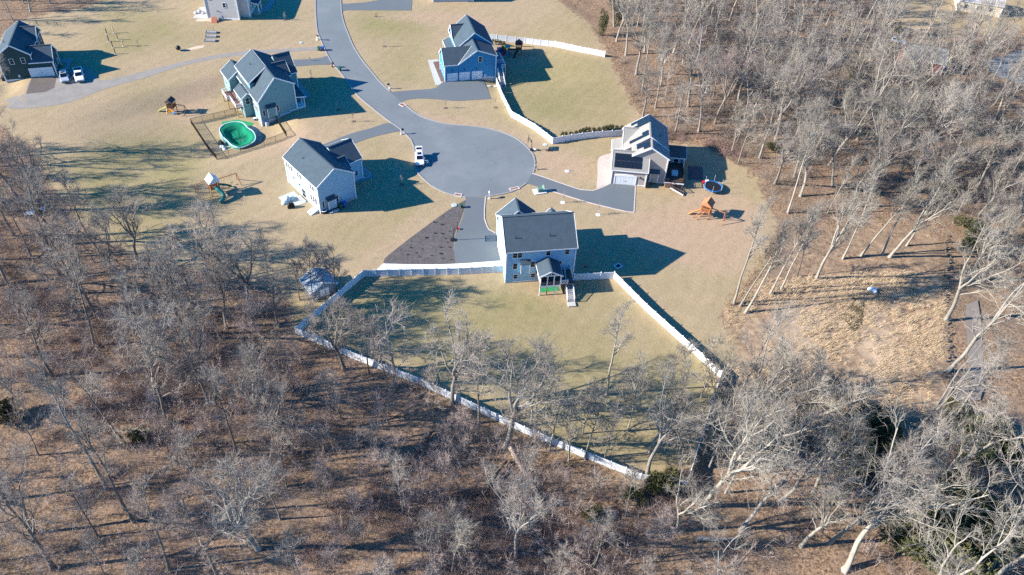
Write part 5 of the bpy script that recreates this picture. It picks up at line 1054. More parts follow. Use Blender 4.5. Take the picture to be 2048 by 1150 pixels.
bin_('blue bin against the white house gable wall', 689.5, 414, BLUEP, 42, 1.2); bin_('green bin next to the blue bin at the white house', 682, 417, GREENP, 42, 1.1); bin_('black bin in the shade beside the tan house garage', 1293, 375, BLACKP, 0, 1.1)
def letterbox(label, px, py, m, box, rz, hh=1.15, fancy=True):
    t = thing('letterbox', label, 'mailbox', at(px, py), R_(rz), 'letterboxes'); q = MB(); q.box(-.11, .11, -.11, .11, -.2, hh); q.box(-.22, .22, -.22, .22, -.1, .14); q.build('post', m, t)
    q = MB(); q.bar((-.15, 0, hh - .10), (.55, 0, hh - .10), .12, .10); q.bar((.02, 0, hh - .55), (.45, 0, hh - .14), .08, .08); q.build('arm', m, t)
    q = MB(); q.box(-.05, .62, -.16, .16, hh + .0, hh + .2); q.tube([(-.05, 0, hh + .2), (.62, 0, hh + .2)], .16, 10); q.build('box', box, t); q = MB(); q.box(.2, .26, .165, .19, hh + .1, hh + .45); q.build('flag', RUST, t)
    if fancy: q = MB(); q.ball((0, 0, hh + .1), .12, .12, .16, 8, 5); q.build('finial', m, t)
letterbox('white letterbox post at the road end of the gravel drive', 634.5, 80, WHITE, DARKM, -20); letterbox('black letterbox on a dark post by the kerb above the green bin', 665, 134, mat('brown_post', (.10, .05, .035), .8), DARKM, -40); letterbox('white letterbox post at the driveway of the white sided house', 803, 268.5, mat('pale_post', (.55, .60, .64), .6), DARKM, 30)
letterbox('tall white letterbox post on the lawn behind the pale blue house', 978.6, 397.5, WHITE, WHITE, 95, 1.35); letterbox('white letterbox post on the lawn edge opposite the brown letterbox', 779.5, 177, WHITE, DARKM, 200); letterbox('white letterbox post on a pale stone base at the tan house driveway', 1073, 339, mat('tan_post', (.45, .38, .32), .8), mat('tan_post', (.45, .38, .32), .8), 180, .9)
def hoop(label, px, py, rz, hh=3.05, m=DARKM, board=(.02, .03, .04), tr=False):
    t = thing('basketball_hoop', label, 'basketball hoop', at(px, py), R_(rz)); q = MB(); q.tube([(0, 0, -.1), (0, 0, hh - .5), (.25, 0, hh + .1)], .075, 8); q.bar((0, 0, hh - .55), (.85, 0, hh + .35), .07, .07); q.bar((0, 0, hh - .2), (.85, 0, hh + .75), .07, .07); q.build('pole', m, t)
    bm_ = mat('backboard_' + label[:5], board, .3); [n for n in bm_.node_tree.nodes if n.type == 'BSDF_PRINCIPLED'][0].inputs['Alpha'].default_value = .3 if not tr else 1; q = MB(); q.box(.86, .90, -.9, .9, hh - .15, hh + .95)
    q.build('backboard', bm_, t); q = MB()
    for y in (-.9, .9): q.box(.84, .93, y - .05, y + .05, hh - .2, hh + 1)
    for z in (hh - .15, hh + .95): q.box(.842, .928, -.85, .85, z - .05, z + .05)
    q.build('frame', m, t); q = MB(); q.tube([(1.14 + .23 * math.cos(a), .23 * math.sin(a), hh) for a in np.linspace(0, 6.28, 15)], .025, 5, False); q.build('hoop', RUST, t)
    b = MB(); b.box(-.6, .35, -.45, .45, -.02, .28); b.build('base', BLACKP if tr else DARKM, t)
    return t
hoop('tall dark basketball hoop casting a long shadow across the blue house driveway', 906.7, 480.5, 5); hoop('pale basketball hoop standing on the far kerb of the turning circle', 1063, 300.5, 175, 2.7, DARKM, (.55, .60, .66), True)
bag = thing('lawn_bags', 'white and dark bundle lying at the foot of the pale basketball hoop', 'bundle', at(1070, 300)); MB().ball((0, 0, .2), .5, .35, .25).build('white_bag', WHITE, bag, True); MB().ball((.7, -.1, .15), .35, .3, .2).build('dark_bag', BLACKP, bag, True)
ub = thing('utility_box', 'green utility box with open lid on a pale concrete pad', 'utility box', at(1080, 383), R_(20)); MB().box(-1.5, 1.3, -1.0, 1.0, -.1, .16).build('pad', mat('pale_pad', (.62, .60, .56), .9), ub)
q = MB(); q.box(-.6, .5, -.5, .5, .16, .95); q.build('cabinet', mat('utility_green', (.12, .22, .18), .5), ub, False, .04); q = MB(); q.bar((.55, 0, .9), (.85, 0, 1.5), 1.0, .06); q.build('lid', mat('utility_green', (.12, .22, .18), .5), ub)
def disc(name, label, cat, px, py, r, m, hh=.05, group=None):
    t = thing(name, label, cat, at(px, py), 0, group); q = MB(); q.disc((0, 0, 0), r, hh, 18); q.build('cover', m, t); q = MB(); q.disc((0, 0, hh), r * .35, .04, 10); q.build('knob', FOUND, t)
LIDM = mat('pale_lid', (.42, .50, .48), .8); WLID = mat('white_lid', (.66, .66, .64), .8)
disc('manhole_cover', 'pale green round lid on the lawn above the mulch bed', 'manhole cover', 908, 410.5, .62, LIDM, .12); disc('manhole_cover', 'pale round lid on the grass near the pale basketball hoop', 'manhole cover', 1090, 289.5, .55, LIDM, .1); disc('manhole_cover', 'pale lid on the grass beside the gravel drive letterbox', 'manhole cover', 602, 85.5, .5, LIDM, .1)
SAPT = mat('sapling_bark', (.36, .30, .28), .9); SAPR = mat('sapling_red', (.34, .18, .16), .9)
def sapling(label, px, py, hh=2.4, m=SAPT, ring=None, seed=0, group=None, nb=34):
    t = thing('sapling', label, 'young tree', at(px, py), seed * 1.7, group); rg = np.random.RandomState(seed + 400); tr = TT(); P = walk(rg, (0, 0, -.1), (0, 0, 1), hh, 5, .04, .1); tr.tube(P, np.linspace(.05, .015, 6), 5); o = link('trunk', np_mesh('trunk', np.concatenate(tr.V), np.concatenate(tr.Q)), m, t)
    f = rg.uniform(.3, 1, nb); B = np.array([P[int(u * 4.99)] + (P[int(u * 4.99) + 1] - P[int(u * 4.99)]) * (u * 4.99 % 1) for u in f]); D = rg.normal(0, .55, (nb, 3)) + [0, 0, .9]; D /= np.linalg.norm(D, axis=1)[:, None]
    L = (1.25 - f) * hh * .42; V, T = blades(rg, B, D, L, .045); B2 = B + D * (L * .5)[:, None]; V2, T2 = blades(rg, np.repeat(B2, 2, 0), unit(np.array([0, 0, 1.])) * .5 + rg.normal(0, .6, (nb * 2, 3)), np.repeat(L * .5, 2), .035, len(V)); link('crown', np_mesh('crown', np.r_[V, V2], None, np.r_[T, T2]), m, t)
    q = MB(); q.disc((0, 0, -.03), .55, .06, 14); q.build('mulch_ring', ring or mat('mulch_ring', (.16, .11, .085), .95), t)
for i, (px, py, hh, m, rg_, lb) in enumerate([
    (1134, 342, .9, SAPT, WLID, 'tiny sapling in a white stone ring on the tan house lawn'), (1125.5, 405, 3.2, SAPT, WLID, 'sapling in a white stone ring just below the tan house driveway bend'), (1196, 429.5, 3.2, SAPT, WLID, 'sapling in a white stone ring below the end of the tan house driveway'),
    (707, 243, 2.6, SAPR, None, 'reddish sapling by the shadow edge above the white house driveway'), (676, 219, 2.4, SAPT, None, 'pale sapling inside the grey green house shadow'), (623, 156, 2.4, SAPT, None, 'bare sapling at the edge of the shadow by the grey green house'), (891, 216, 2.6, SAPT, None, 'pale sapling below the blue garage house driveway'), (991, 215, 2.6, SAPT, None, 'sapling between the driveway and the curving white fence'),
    (769, 93, 2.6, SAPT, None, 'lone pale sapling on the wide lawn beside the road'), (570, 40, 2.6, SAPT, None, 'pale sapling in the shadow of the beige house'), (803, 369, 2.6, SAPT, None, 'pale sapling inside the white house shadow'), (276, 92, 1.6, SAPR, None, 'small dark shrub like sapling beyond the garden stakes'), (620, 121.5, 1.4, SAPT, None, 'tiny sapling between the two side drives'), (752, 33, 1.2, SAPR, None, 'tiny sapling with a dark mulch ring below the top driveway')]):
    sapling(lb, px, py, hh, m, rg_, i)
# stakes and beds of the vegetable garden
for i, (px, py) in enumerate([(214, 68), (228, 66), (236, 79.5), (218, 83), (247, 92), (226, 95), (231, 108)]):
    t = thing('garden_stake', 'dark wooden stake standing in the lawn beyond the dark green house', 'stake', at(px, py), i, 'garden stakes on the upper left lawn'); q = MB(); q.box(-.09, .09, -.09, .09, -.2, 1.9 if i % 2 else 1.6); q.build('post', TIMBER if i in (1, 2, 4) else mat('dark_stake', (.10, .085, .07), .9), t); q = MB(); q.disc((0, 0, -.02), .4, .05, 10); q.build('soil_ring', mat('pale_dirt', (.44, .36, .29), .95), t)
for i, (px, py, lb) in enumerate([(422.5, 65.5, 'raised garden bed farthest from the gravel drive, with a stake'), (422, 73.5, 'middle raised garden bed filled with brown soil'), (420, 82, 'raised garden bed nearest the gravel drive')]):
    t = thing('raised_bed', lb, 'garden bed', at(px, py), R_(6)); WD_ = mat('grey_timber', (.34, .33, .32), .9, .15, 1, .15, 6)
    for y in (-.55, .55): q = MB(); q.box(-1.5, 1.5, y - .05, y + .05, -.1, .42); q.build('side_board', WD_, t)
    for x in (-1.45, 1.45): q = MB(); q.box(x - .05, x + .05, -.5, .5, -.1, .418); q.build('end_board', WD_, t)
    q = MB(); q.box(-1.4, 1.4, -.5, .5, 0, .3); q.build('soil', mat('bed_soil', ((.30, .29, .27), (.14, .10, .08), (.36, .36, .36))[i], .95, .3, 1.5, .3, 5), t)
    if i == 0: q = MB(); q.box(.9, .98, -.2, -.12, .3, 1.9); q.build('stake', WD_, t)
fp = thing('compost_tumbler', 'dark round tumbler at the head of the sand trail', 'compost tumbler', at(357.5, 101)); MB().ball((0, 0, .8), .62, .62, .62, 14, 9).build('drum', BLACKP, fp, True); MB().tube([(-.7, 0, .8), (.7, 0, .8)], .04, 6).build('axle', DARKM, fp)
for x in (-.6, .6): q = MB(); q.bar((x, -.3, 0), (x, 0, .8), .06, .06); q.bar((x, .3, 0), (x, 0, .8), .06, .06); q.build('stand', mat('pale_dirt', (.44, .36, .29), .95), fp)
rp_ = thing('bulkhead_ramp', 'red brown ramp leaning at the corner of the beige house', 'ramp', at(429, 44), R_(8)); q = MB(); q.add([(-.75, -.8, 0), (.75, -.8, 0), (.75, .9, 1.1), (-.75, .9, 1.1), (-.75, .9, 0), (.75, .9, 0)], [(0, 1, 2, 3), (0, 4, 5, 1), (3, 2, 5, 4), (0, 3, 4), (1, 5, 2)]); q.build('ramp', mat('red_boards', (.36, .13, .08), .85, .15, 1, .12, 6), rp_)
def grill(label, px, py, m, rz=0, cover=True):
    t = thing('covered_grill', label, 'grill', at(px, py), R_(rz)); q = MB(); q.add([(-.75, -.35, 0), (.75, -.35, 0), (.75, .35, 0), (-.75, .35, 0), (-.7, -.32, .85), (.7, -.32, .85), (.7, .32, .85), (-.7, .32, .85), (-.38, -.2, 1.25), (.38, -.2, 1.25), (.38, .2, 1.25), (-.38, .2, 1.25)], [(0, 3, 2, 1)] + [(i, (i + 1) % 4, 4 + (i + 1) % 4, 4 + i) for i in range(4)] + [(4 + i, 4 + (i + 1) % 4, 8 + (i + 1) % 4, 8 + i) for i in range(4)] + [(8, 9, 10, 11)]); q.build('cover', m, t, False, .05)
    q = MB(); q.box(-.5, .5, -.36, .36, .40, .46); q.build('strap', DARKM, t)
grill('grill under a grey cover beside the red brown ramp', 442.5, 40, mat('grey_cover', (.22, .26, .30), .7)); grill('grill under a black cover at the patio edge of the white house', 582.5, 415, BLACKP, 30); grill('black covered grill standing by the pool fence', 443, 290, BLACKP, -40)
def covered_set(label, px, py, m, rz, s=1):
    t = thing('covered_furniture', label, 'furniture', at(px, py), R_(rz), None, s); q = MB()
    for x, y, z in ((-1.0, 0, .5), (0, .1, .85), (.9, -.1, .5)): q.ball((x, y, z * .4), .75, .65, z, 10, 6)
    q.build('cover', m, t, True); q = MB(); q.tube([(0, 0, .8), (0, 0, 1.5)], .06, 6); q.build('pole', m, t)
covered_set('pale covered garden furniture on the white house patio', 576, 402, mat('pale_cover', (.50, .58, .62), .6), 60); covered_set('grey garden furniture on the beige house patio', 400, 27, mat('grey_cover2', (.40, .40, .40), .6), 10); covered_set('pale covered pump at the corner of the pool fence', 447, 297, mat('pale_cover', (.50, .58, .62), .6), -40, .7)
hb = thing('hot_water_unit', 'pale cylinder unit at the near corner of the grey green house', 'tank', at(535, 251)); MB().tube([(0, 0, 0), (0, 0, 1.0)], .5, 14).build('tank', mat('pale_cover', (.50, .58, .62), .6), hb); MB().tube([(0, 0, 1.0), (0, 0, 1.1)], .42, 14).build('lid', GREYP, hb)
bs_ = thing('blue_tub', 'small blue tub beside the grey green house wall', 'tub', at(510, 240)); MB().tube([(0, 0, 0), (0, 0, .5)], [.3, .38], 12).build('tub', BLUEP, bs_); MB().tube([(0, 0, .5), (0, 0, .58)], .4, 12).build('rim', WHITE, bs_)
rb_ = thing('tyre_planter', 'white rimmed dark tub at the near corner of the white house', 'tub', at(649, 425)); MB().tube([(0, 0, 0), (0, 0, .6)], .62, 14).build('tub', BLACKP, rb_); MB().tube([(.5 * math.cos(a), .5 * math.sin(a), .62) for a in np.linspace(0, 6.28, 17)] and [(.55 * math.cos(a), .55 * math.sin(a), .62) for a in np.linspace(0, 6.28, 17)], .08, 6, False).build('rim', WHITE, rb_)
jk = thing('junk_pile', 'small pile of pale buckets and boards along the white house gable', 'pile', at(668, 424), R_(42)); 
for i in range(5): q = MB(); q.box(-1 + i * .45, -.7 + i * .45, -.2, .2, 0, .25 + .1 * (i % 3)); q.build('bucket', WHITE if i % 2 else GREYP, jk)

# ------------------------------------------------------------------ play equipment
CEDAR = mat('cedar', (.36, .15, .065), .8, .15, 1.5, .15, 7); DWOOD = mat('dark_timber', (.10, .045, .028), .85); YEL = mat('yellow_plastic', (.62, .58, .25), .5); ORG = mat('orange_panel', (.65, .26, .02), .5); TEAL = mat('teal_plastic', (.01, .16, .13), .5, .05, 1, .02, 5, spec=.5); RED = mat('red_plastic', (.55, .02, .05), .4); PALEC = mat('pale_canvas', (.70, .74, .68), .7)
def tower(t, w, fl, wood, roofm, rh=1.1, wallh=.8, roof='gable'):
    for x in (-w, w):
        for y in (-w, w): q = MB(); q.box(x - .06, x + .06, y - .06, y + .06, -.1, fl + 1.6); q.build('leg', wood, t)
    q = MB(); q.box(-w, w, -w, w, fl - .1, fl); q.build('platform', wood, t)
    for ax in range(4):
        q = MB()
        for i in range(6):
            z = -w + 2 * w * (i + .5) / 6
            if ax < 2: s_ = (-1, 1)[ax]; q.box(s_ * w - .03, s_ * w + .03, z - .08, z + .08, fl, fl + wallh)
            else: s_ = (-1, 1)[ax - 2]; q.box(z - .08, z + .08, s_ * w - .03, s_ * w + .03, fl, fl + wallh)
        q.build('side_boards', wood, t)
    z0 = fl + 1.6; a = w + .25; q = MB()
    if roof == 'gable': q.add([(-a, -a, z0), (a, -a, z0), (0, -a, z0 + rh), (-a, a, z0), (a, a, z0), (0, a, z0 + rh), (-a + .1, -a, z0 - .06), (a - .1, -a, z0 - .06), (a - .1, a, z0 - .06), (-a + .1, a, z0 - .06)], [(0, 2, 5, 3), (1, 4, 5, 2), (6, 9, 8, 7), (0, 3, 9, 6), (1, 7, 8, 4), (0, 6, 7, 1, 2), (3, 5, 4, 8, 9)])
    else: q.add([(-a, -a, z0), (a, -a, z0), (a, a, z0), (-a, a, z0), (0, 0, z0 + rh)], [(0, 1, 4), (1, 2, 4), (2, 3, 4), (3, 0, 4), (0, 3, 2, 1)])
    return q.build('roof', roofm, t)
def slide(t, p, q_, m, wd=.5, name='slide'):
    p, q_ = Vector(p), Vector(q_); mid = p.lerp(q_, .55) + Vector((0, 0, .12)); mb = MB(); s = (q_ - p).cross(Vector((0, 0, 1))).normalized()
    for a, b in ((p, mid), (mid, q_)): mb.bar(a, b, wd, .06); mb.bar(a + s * wd / 2 + Vector((0, 0, .1)), b + s * wd / 2 + Vector((0, 0, .1)), .06, .2); mb.bar(a - s * wd / 2 + Vector((0, 0, .1)), b - s * wd / 2 + Vector((0, 0, .1)), .06, .2)
    return mb.build(name, m, t)
def aframe(t, x0, x1, hh, wood, sp=.9, swings=2, far=True, y=0, axis='x'):
    T = (lambda a, b, z: Vector((a, y + b, z))) if axis == 'x' else (lambda a, b, z: Vector((y + b, a, z)))
    q = MB(); q.bar(T(x0, 0, hh), T(x1, 0, hh), .12, .14); q.build('beam', wood, t)
    for x in ((x0, x1) if far else (x1,)):
        for s_ in (-1, 1): q = MB(); q.bar(T(x, 0, hh), T(x + (.2 if x == x1 else -.2), s_ * sp, 0), .11, .11); q.build('leg', wood, t)
    for i in range(swings):
        x = x0 + (x1 - x0) * (i + .75) / (swings + .5); q = MB(); q.box(*( (x - .22, x + .22, y - .1, y + .1) if axis == 'x' else (y - .1, y + .1, x - .22, x + .22)), .45, .5); sw = q.build('swing', GREENP, t); r_ = MB()
        for dx in (-.2, .2): r_.tube([T(x + dx, 0, .5), T(x + dx, 0, hh)], .014, 4)
        r_.build('rope', DARKM, sw)
t = thing('play_set', 'small play set with a dark roof and yellow slide near the pool fence', 'play set', at(346, 224), R_(-8)); tower(t, .75, 1.5, DWOOD, mat('dark_canvas', (.07, .055, .06), .8), .8)
slide(t, (-.8, -.2, 1.5), (-3.4, -.9, .1), YEL); q = MB(); q.box(-.7, .7, -.80, -.77, .2, 1.2); q.build('front_panel', ORG, t); q = MB(); q.box(.3, 1.0, -1.1, -.6, .1, .5); q.build('blue_bucket', mat('blue_cloth', (.10, .25, .5), .6), t); aframe(t, .8, 3.4, 2.3, DWOOD, 1.0, 2, False)
q = MB(); q.bar((-.75, -.8, 1.4), (-.95, -1.5, 0), .1, .1); q.bar((.5, -.8, 1.4), (1.9, -1.5, .5), .22, .05); q.build('ladder', mat('pale_wood', (.55, .45, .36), .8), t)
t = thing('play_set', 'play set with a pale canvas roof and green tube slide on the open lawn', 'play set', at(431, 386), R_(38), None, 1.05); tower(t, .9, 1.6, CEDAR, PALEC, 1.2)
pts_ = [(.1, -.9, 2.1), (.3, -1.6, 1.8), (.75, -2.4, 1.3), (.7, -3.1, .8), (.1, -3.6, .45), (-.5, -3.7, .32)]; MB().tube([p for p in smooth_line(pts_, .25)], .42, 12).build('tube_slide', TEAL, t, True)
slide(t, (.95, .3, 1.6), (3.6, .2, .1), TEAL); q = MB()
for i in range(6): q.bar((-1.55 - .02 * i, -1.6 + i * .0, .25 + .24 * i), (-.95, -1.3, .25 + .24 * i), .08, .05)
q.bar((-1.8, -1.7, 0), (-1.0, -1.2, 1.7), .09, .09); q.bar((-1.2, -1.9, 0), (-.8, -1.0, 1.7), .09, .09); q.build('climbing_rungs', mat('yellow_timber', (.55, .38, .14), .8), t); aframe(t, .9, 5.2, 2.4, CEDAR, 1.3, 2, False, .9); q = MB(); q.bar((-.9, .9, 3.0), (-3.0, 1.2, 2.6), .1, .1); q.bar((-3.0, 1.2, 2.6), (-3.7, -.6, 0), .1, .1); q.bar((-3.0, 1.2, 2.6), (-3.3, 2.4, 0), .1, .1); q.build('side_frame', CEDAR, t)
t = thing('play_set', 'orange cedar play set alone on the lawn beyond the tan house', 'play set', at(1410, 431), R_(-28), None, 1.12); tower(t, .85, 1.4, CEDAR, mat('orange_roof', (.50, .19, .09), .8, .1, 1, .1, 6), .9, .9)
aframe(t, 1.0, 3.6, 2.2, CEDAR, 1.1, 2); slide(t, (-.9, -.3, 1.4), (-2.9, -1.4, .1), mat('cedar_slide', (.45, .24, .12), .7)); q = MB(); q.bar((-1.9, -2.0, 0), (-.6, -.9, 1.4), .12, .08); q.bar((-1.0, -2.3, 0), (-.1, -.9, 1.4), .12, .08); q.build('ladder', CEDAR, t)
t = thing('play_set', 'wooden swing set with dark canopy and green slide beside the white fence', 'play set', at(1037, 107), R_(2)); tower(t, .8, 1.5, mat('redwood', (.28, .10, .06), .8), mat('dark_canvas2', (.06, .03, .03), .8), .8)
slide(t, (-.2, -.8, 1.5), (-1.4, -2.9, .1), mat('dark_green_slide', (.01, .06, .05), .5)); aframe(t, .8, 4.2, 2.2, DWOOD, 1.1, 2, False); q = MB(); q.box(-3.2, -.8, -.4, .4, 1.15, 1.28); q.build('bridge', DWOOD, t)
for x in (-3.6, -2.6): q = MB(); q.box(x - .05, x + .05, -.5, .5, 0, 1.9); q.build('frame', mat('redwood', (.28, .10, .06), .8), t)
q = MB(); q.add([(-3.8, -.6, 1.9), (-2.4, -.6, 1.9), (-2.4, .6, 2.1), (-3.8, .6, 2.1), (-3.8, -.6, 1.85), (-2.4, -.6, 1.85), (-2.4, .6, 2.05), (-3.8, .6, 2.05)], [(0, 1, 2, 3), (7, 6, 5, 4), (0, 4, 5, 1), (1, 5, 6, 2), (2, 6, 7, 3), (3, 7, 4, 0)]); q.build('green_awning', mat('awning_green', (.02, .35, .22), .6), t); slide(t, (-3.1, -.5, 1.2), (-3.1, -2.2, .1), mat('blue_slide', (.05, .25, .45), .5))
t = thing('toddler_climber', 'bright plastic climber with red slide, blue wall and yellow top beside the blue garage house', 'toy climber', at(1006.5, 104), R_(5))
for x, m_, nm in ((-.9, BLUEP, 'blue_wall'), (.55, mat('yellow_strong', (.75, .50, .02), .5), 'yellow_wall')): q = MB(); q.box(x - .35, x + .35, -.5, .5, 0, 1.3); q.build(nm, m_, t, False, .06)
q = MB(); q.box(-.6, .3, -.4, .5, .6, .7); q.build('platform', BLUEP, t); q = MB(); q.box(-.55, .35, .45, .55, .7, 1.6); q.build('back_panel', mat('yellow_strong', (.75, .50, .02), .5), t); slide(t, (-.15, -.4, 1.1), (-.05, -2.2, .05), RED, .6); q = MB(); q.box(-1.75, -1.3, -.4, .5, 0, 1.2); q.build('pink_wall', mat('pink_plastic', (.65, .18, .22), .5), t)
t = thing('trampoline', 'round trampoline with a bright blue rim behind the tan house', 'trampoline', at(1425, 379)); rr_ = 2.0
MB().tube([(rr_ * math.cos(a), rr_ * math.sin(a), .85) for a in np.linspace(0, 2 * math.pi, 33)], .17, 8, False).build('rim_pad', mat('rim_blue', (.02, .12, .30), .5), t); MB().disc((0, 0, .80), rr_ - .12, .03, 30).build('mat', BLACKP, t)
for i in range(6): a = i * math.pi / 3 + .3; MB().tube([(2.02 * math.cos(a), 2.02 * math.sin(a), 0), (2.02 * math.cos(a), 2.02 * math.sin(a), .8)], .04, 6).build('leg', GREYP, t); MB().tube([(2.14 * math.cos(a), 2.14 * math.sin(a), .8), (2.2 * math.cos(a), 2.2 * math.sin(a), 2.5)], .035, 6).build('net_pole', GREYP, t)
t = thing('toy_car', 'small red and white ride on toy beside the trampoline', 'toy', at(1409, 366)); q = MB(); q.box(-.6, .6, -.35, .35, .12, .5); q.build('body', RED, t, False, .06); q = MB(); q.box(.1, .9, -.3, .5, .1, .75); q.build('white_seat', mat('cream_plastic', (.75, .68, .55), .6), t, False, .06)
for x in (-.35, .5): MB().tube([(x, -.4, .13), (x, .4, .13)], .13, 8).build('wheel', TYRE, t)
t = thing('red_toy', 'small red toy lying in the pale blue house shadow', 'toy', at(1172, 534)); q = MB(); q.box(-.5, .2, -.15, .15, .02, .2); q.build('body', RED, t, False, .04); q = MB(); q.tube([(.2, 0, .1), (.6, .05, .15)], .04, 6); q.build('handle', RED, t)
t = thing('wheelbarrow', 'red and white garden tool at the mulch bed edge behind the basketball hoop', 'garden tool', at(916, 459), 0, None, .6); q = MB(); q.add([(-.35, -.3, .35), (.35, -.3, .35), (.35, .3, .35), (-.35, .3, .35), (-.5, -.42, .68), (.55, -.42, .68), (.55, .42, .68), (-.5, .42, .68)], [(0, 3, 2, 1), (0, 1, 5, 4), (1, 2, 6, 5), (2, 3, 7, 6), (3, 0, 4, 7)]); q.build('tray', RED, t); MB().tube([(.5, -.04, .2), (.5, .04, .2)], .2, 10).build('wheel', TYRE, t)
for y in (-.25, .25): q = MB(); q.bar((.5, y, .2), (-1.0, y * 1.3, .6), .05, .05); q.build('handle', WHITE, t)
t = thing('dark_mat', 'dark rectangular doormat lying on the tan house lawn', 'mat', at(1098, 301)); q = MB(); q.box(-.8, .8, -.4, .4, 0, .06); q.build('mat', DWOOD, t); q = MB(); q.box(-.78, .78, -.38, .38, .06, .08); q.build('weave', mat('brown_mat', (.15, .09, .07), .9), t)
for i, (px, py) in enumerate([(976, 172), (988, 173)]):
    t = thing('stepping_stone', 'pale square stepping stone at the corner of the blue garage house', 'stepping stone', at(px, py), R_(14), 'stepping stones by the blue garage house'); q = MB(); q.box(-.7, .7, -.35, .35, -.05, .05); q.build('slab', CONC, t)

# ------------------------------------------------------------------ hedges, bed plants, shed, odds and ends
HG = leaf_mesh(300, 240, .62, .95, .26, 3); HG.materials.append(EVO)
for i in range(16):
    f = i / 15; px = 1127 + 116 * f; py = 283 - 15.5 * f - 3 * math.sin(f * 3.1); t = thing('hedge_shrub', 'small round olive shrub in the row behind the curving white fence', 'shrub', at(px, py - 9), i, 'shrubs in the row behind the curving white fence')
    link('foliage', HG, None, t); o = link('stem', stm, None, t); o.scale = (.25,) * 3
HG2 = leaf_mesh(301, 260, .38, .8, .2, 4); HG2.materials.append(EVG)
for i in range(5):
    t = thing('fence_shrub', 'small dark upright shrub in the bed between the blue garage house and white fence', 'shrub', at(984 + i * 6.3, 88 + i * 1.0), i, 'upright shrubs by the white fence of the blue garage house'); link('foliage', HG2, None, t); o = link('stem', stm, None, t); o.scale = (.25,) * 3
rb2 = random.Random(9); W_ = [tuple(v)[:2] for v in ats([(931, 402), (918, 447), (907, 498), (909, 523), (780, 523), (838, 465), (905, 416)])]; gp = []; BEDM = mat('bed_shrub', (.13, .10, .095), .9, .3, 2, .3, 5); BS = leaf_mesh(310, 130, .32, .32, .25, 3); BS.materials.append(BEDM)
while len(gp) < 20:
    p = (rb2.uniform(min(a for a, b in W_), max(a for a, b in W_)), rb2.uniform(min(b for a, b in W_), max(b for a, b in W_)))
    if inside(np.array([p]), W_)[0] and all((p[0] - a) ** 2 + (p[1] - b) ** 2 > 1.5 for a, b in gp): gp.append(p)
for i, p in enumerate(gp):
    t = thing('bed_shrub', 'tiny brown dormant shrub planted in the purple mulch bed', 'shrub', (p[0], p[1], float(h(*p))), i, 'dormant shrubs of the mulch bed', rb2.uniform(.3, .6)); link('foliage', BS, None, t); o = link('stem', stm, None, t); o.scale = (.18,) * 3
sp_ = at(640, 578); t = thing('garden_shed', 'pale blue grey shed half hidden by bare branches at the lawn corner', 'shed', sp_, R_(38)); gable(t, -2.6, 2.6, -2.2, 2.2, 2.2, 2.2, 0, 3.6, mat('shed_wall', (.24, .29, .33), .8, .05, 1, .05, 6), mat('shed_roof', (.24, .30, .35), .7, .1, 1, .12, 4), zb=-.3, ov=.2); q = MB(); q.box(-.9, .9, -2.25, -2.15, 0, 1.9); q.build('door', WHITE, t)
ps = thing('scrap_pile', 'pale heap of scrap boards beside dark trees at the left lawn edge', 'pile', at(70, 425)); SCR = mat('pale_cover', (.50, .58, .62), .6)
for i in range(5): q = MB(); q.bar((-1.5 + i * .5, -1, .1 + .1 * i), (-.6 + i * .55, 1.2, .25 + .08 * i), .8, .06); q.build('board', SCR if i % 2 else GREYP, ps)
dr = thing('white_barrel', 'white wrapped bundle lying at the head of the brook in the straw meadow', 'bundle', at(1743, 582)); MB().ball((0, 0, .45), 1.0, .6, .5, 12, 7).build('wrap', mat('white_sheet', (.72, .75, .78), .6), dr, True); MB().ball((.5, -.5, .3), .45, .4, .35).build('lump', PALE, dr, True)
tp = thing('blue_tarp', 'blue tarpaulin over a low stack beside the small red house', 'tarpaulin', at(1884, 140)); q = MB(); q.add([(-1.6, -1, 0), (1.6, -1, 0), (1.6, 1, 0), (-1.6, 1, 0), (-1.1, -.6, .9), (1.1, -.6, 1.0), (1.2, .6, .8), (-1.1, .6, .9)], [(4, 5, 6, 7), (0, 1, 5, 4), (1, 2, 6, 5), (2, 3, 7, 6), (3, 0, 4, 7)]); q.build('tarp', mat('tarp_blue', (.03, .18, .40), .5), tp); q = MB(); q.box(-1.2, 1.2, -.7, .7, 0, .3); q.build('stack', TIMBER, tp)
LOG = mat('log_bark', (.115, .085, .065), .95, .3, 1.5, .25, 6); LOGP = mat('log_pale', (.36, .29, .23), .95, .2, 1.5, .2, 6)
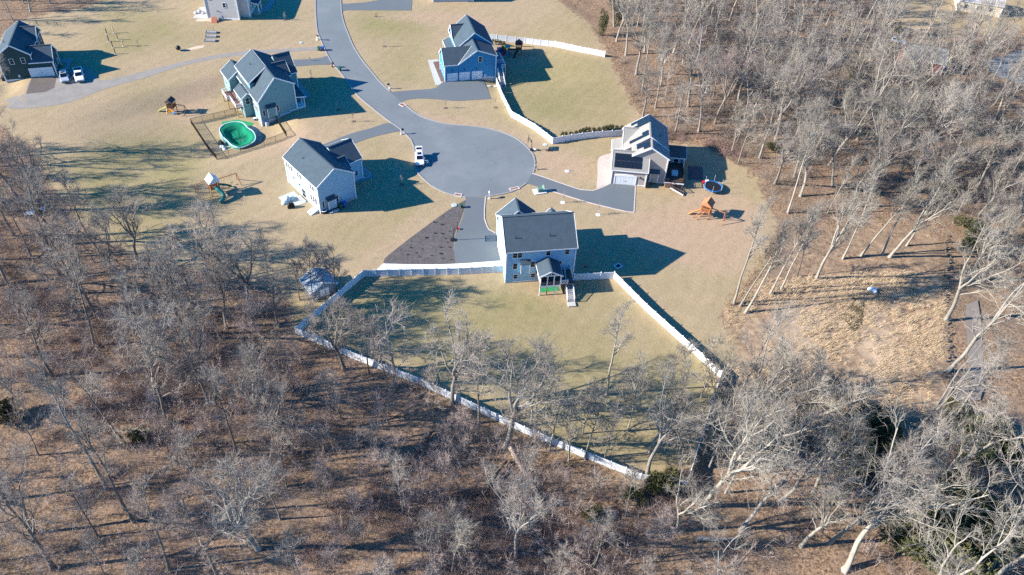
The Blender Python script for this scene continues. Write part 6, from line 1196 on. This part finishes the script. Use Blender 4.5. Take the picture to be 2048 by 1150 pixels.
def log(label, pts, r, m=LOG, br=4, seed=0, lift=.25):
    P = ats(pts); t = thing('fallen_log', label, 'log', P[0]); rg = np.random.RandomState(seed + 900); q = [np.array(p - P[0]) + [0, 0, lift + rg.uniform(0, .3)] for p in smooth_line(P, 2)]; tr = TT(); tr.tube(q, np.linspace(r, r * .45, len(q)), 8); link('trunk', np_mesh('trunk', np.concatenate(tr.V), np.concatenate(tr.Q), smooth=True), m, t)
    for i in range(br):
        k = rg.randint(len(q) // 3, len(q)); b = TT(); b.tube(walk(rg, q[k], (rg.normal(), rg.normal(), .5), rg.uniform(2, 4.5), 5, .2, .02), np.linspace(r * .4, .03, 6), 5); link('branch', np_mesh('branch', np.concatenate(b.V), np.concatenate(b.Q)), m, t)
log('long dark fallen log slanting through the sunny leaves', [(862, 868), (836, 905), (806, 945), (796, 975)], .38, LOG, 5, 1)
log('big fallen trunk with split limbs below the middle of the fence', [(1018, 890), (1040, 935), (1062, 968), (1080, 1015)], .5, LOGP, 6, 2); log('dark limb fallen across the split trunk', [(1012, 925), (990, 955), (968, 985), (935, 996)], .33, LOG, 4, 3); log('short dark log crossing below the split trunk', [(1045, 958), (1068, 978), (1078, 1022)], .3, LOG, 2, 4)
log('dark forked log lying in the leaves before the olive shrubs', [(1232, 1050), (1206, 1075), (1190, 1110)], .26, LOG, 4, 5); log('thin dark log beside the forked log', [(1225, 1045), (1236, 1080), (1244, 1115)], .2, LOG, 2, 6); log('pale fallen trunk among bottom brush with a tangle of roots', [(1110, 1080), (1135, 1105), (1180, 1135)], .3, LOGP, 5, 7); log('mossy log lying under the grey trees near the evergreen mass', [(1392, 1078), (1430, 1082), (1466, 1080)], .4, LOGP, 1, 8)
log('dark fallen log in the leafy wood below the trunk pair', [(320, 702), (360, 692), (410, 678)], .25, LOG, 2, 9); log('grey log lying behind the tan house in the wood', [(1390, 172), (1405, 176), (1420, 182)], .25, LOGP, 1, 10); log('arching fallen limb caught on the long white fence', [(815, 800), (832, 778), (850, 768)], .22, LOG, 3, 11, .9)
sw = MB(); rg = np.random.RandomState(33)
for i in range(150):
    f = i / 150; p = at(1898 - 6 * math.sin(f * 5), 470 + f * 380) + Vector((rg.normal(0, .35), rg.normal(0, .3), 0)); s_ = rg.uniform(.12, .34); sw.ball((p.x, p.y, p.z + s_ * .4), s_, s_ * rg.uniform(.6, 1), s_ * .7, 6, 4)
o = sw.build('ditch_line_stones', mat('field_stone', (.13, .115, .10), .95, .3, 1, .2, 6)); tag(o, 'dark stones standing in for a ditch line along the path side of the straw meadow', 'ditch line')  # no wall here: dark stones stand in for a dark ditch line
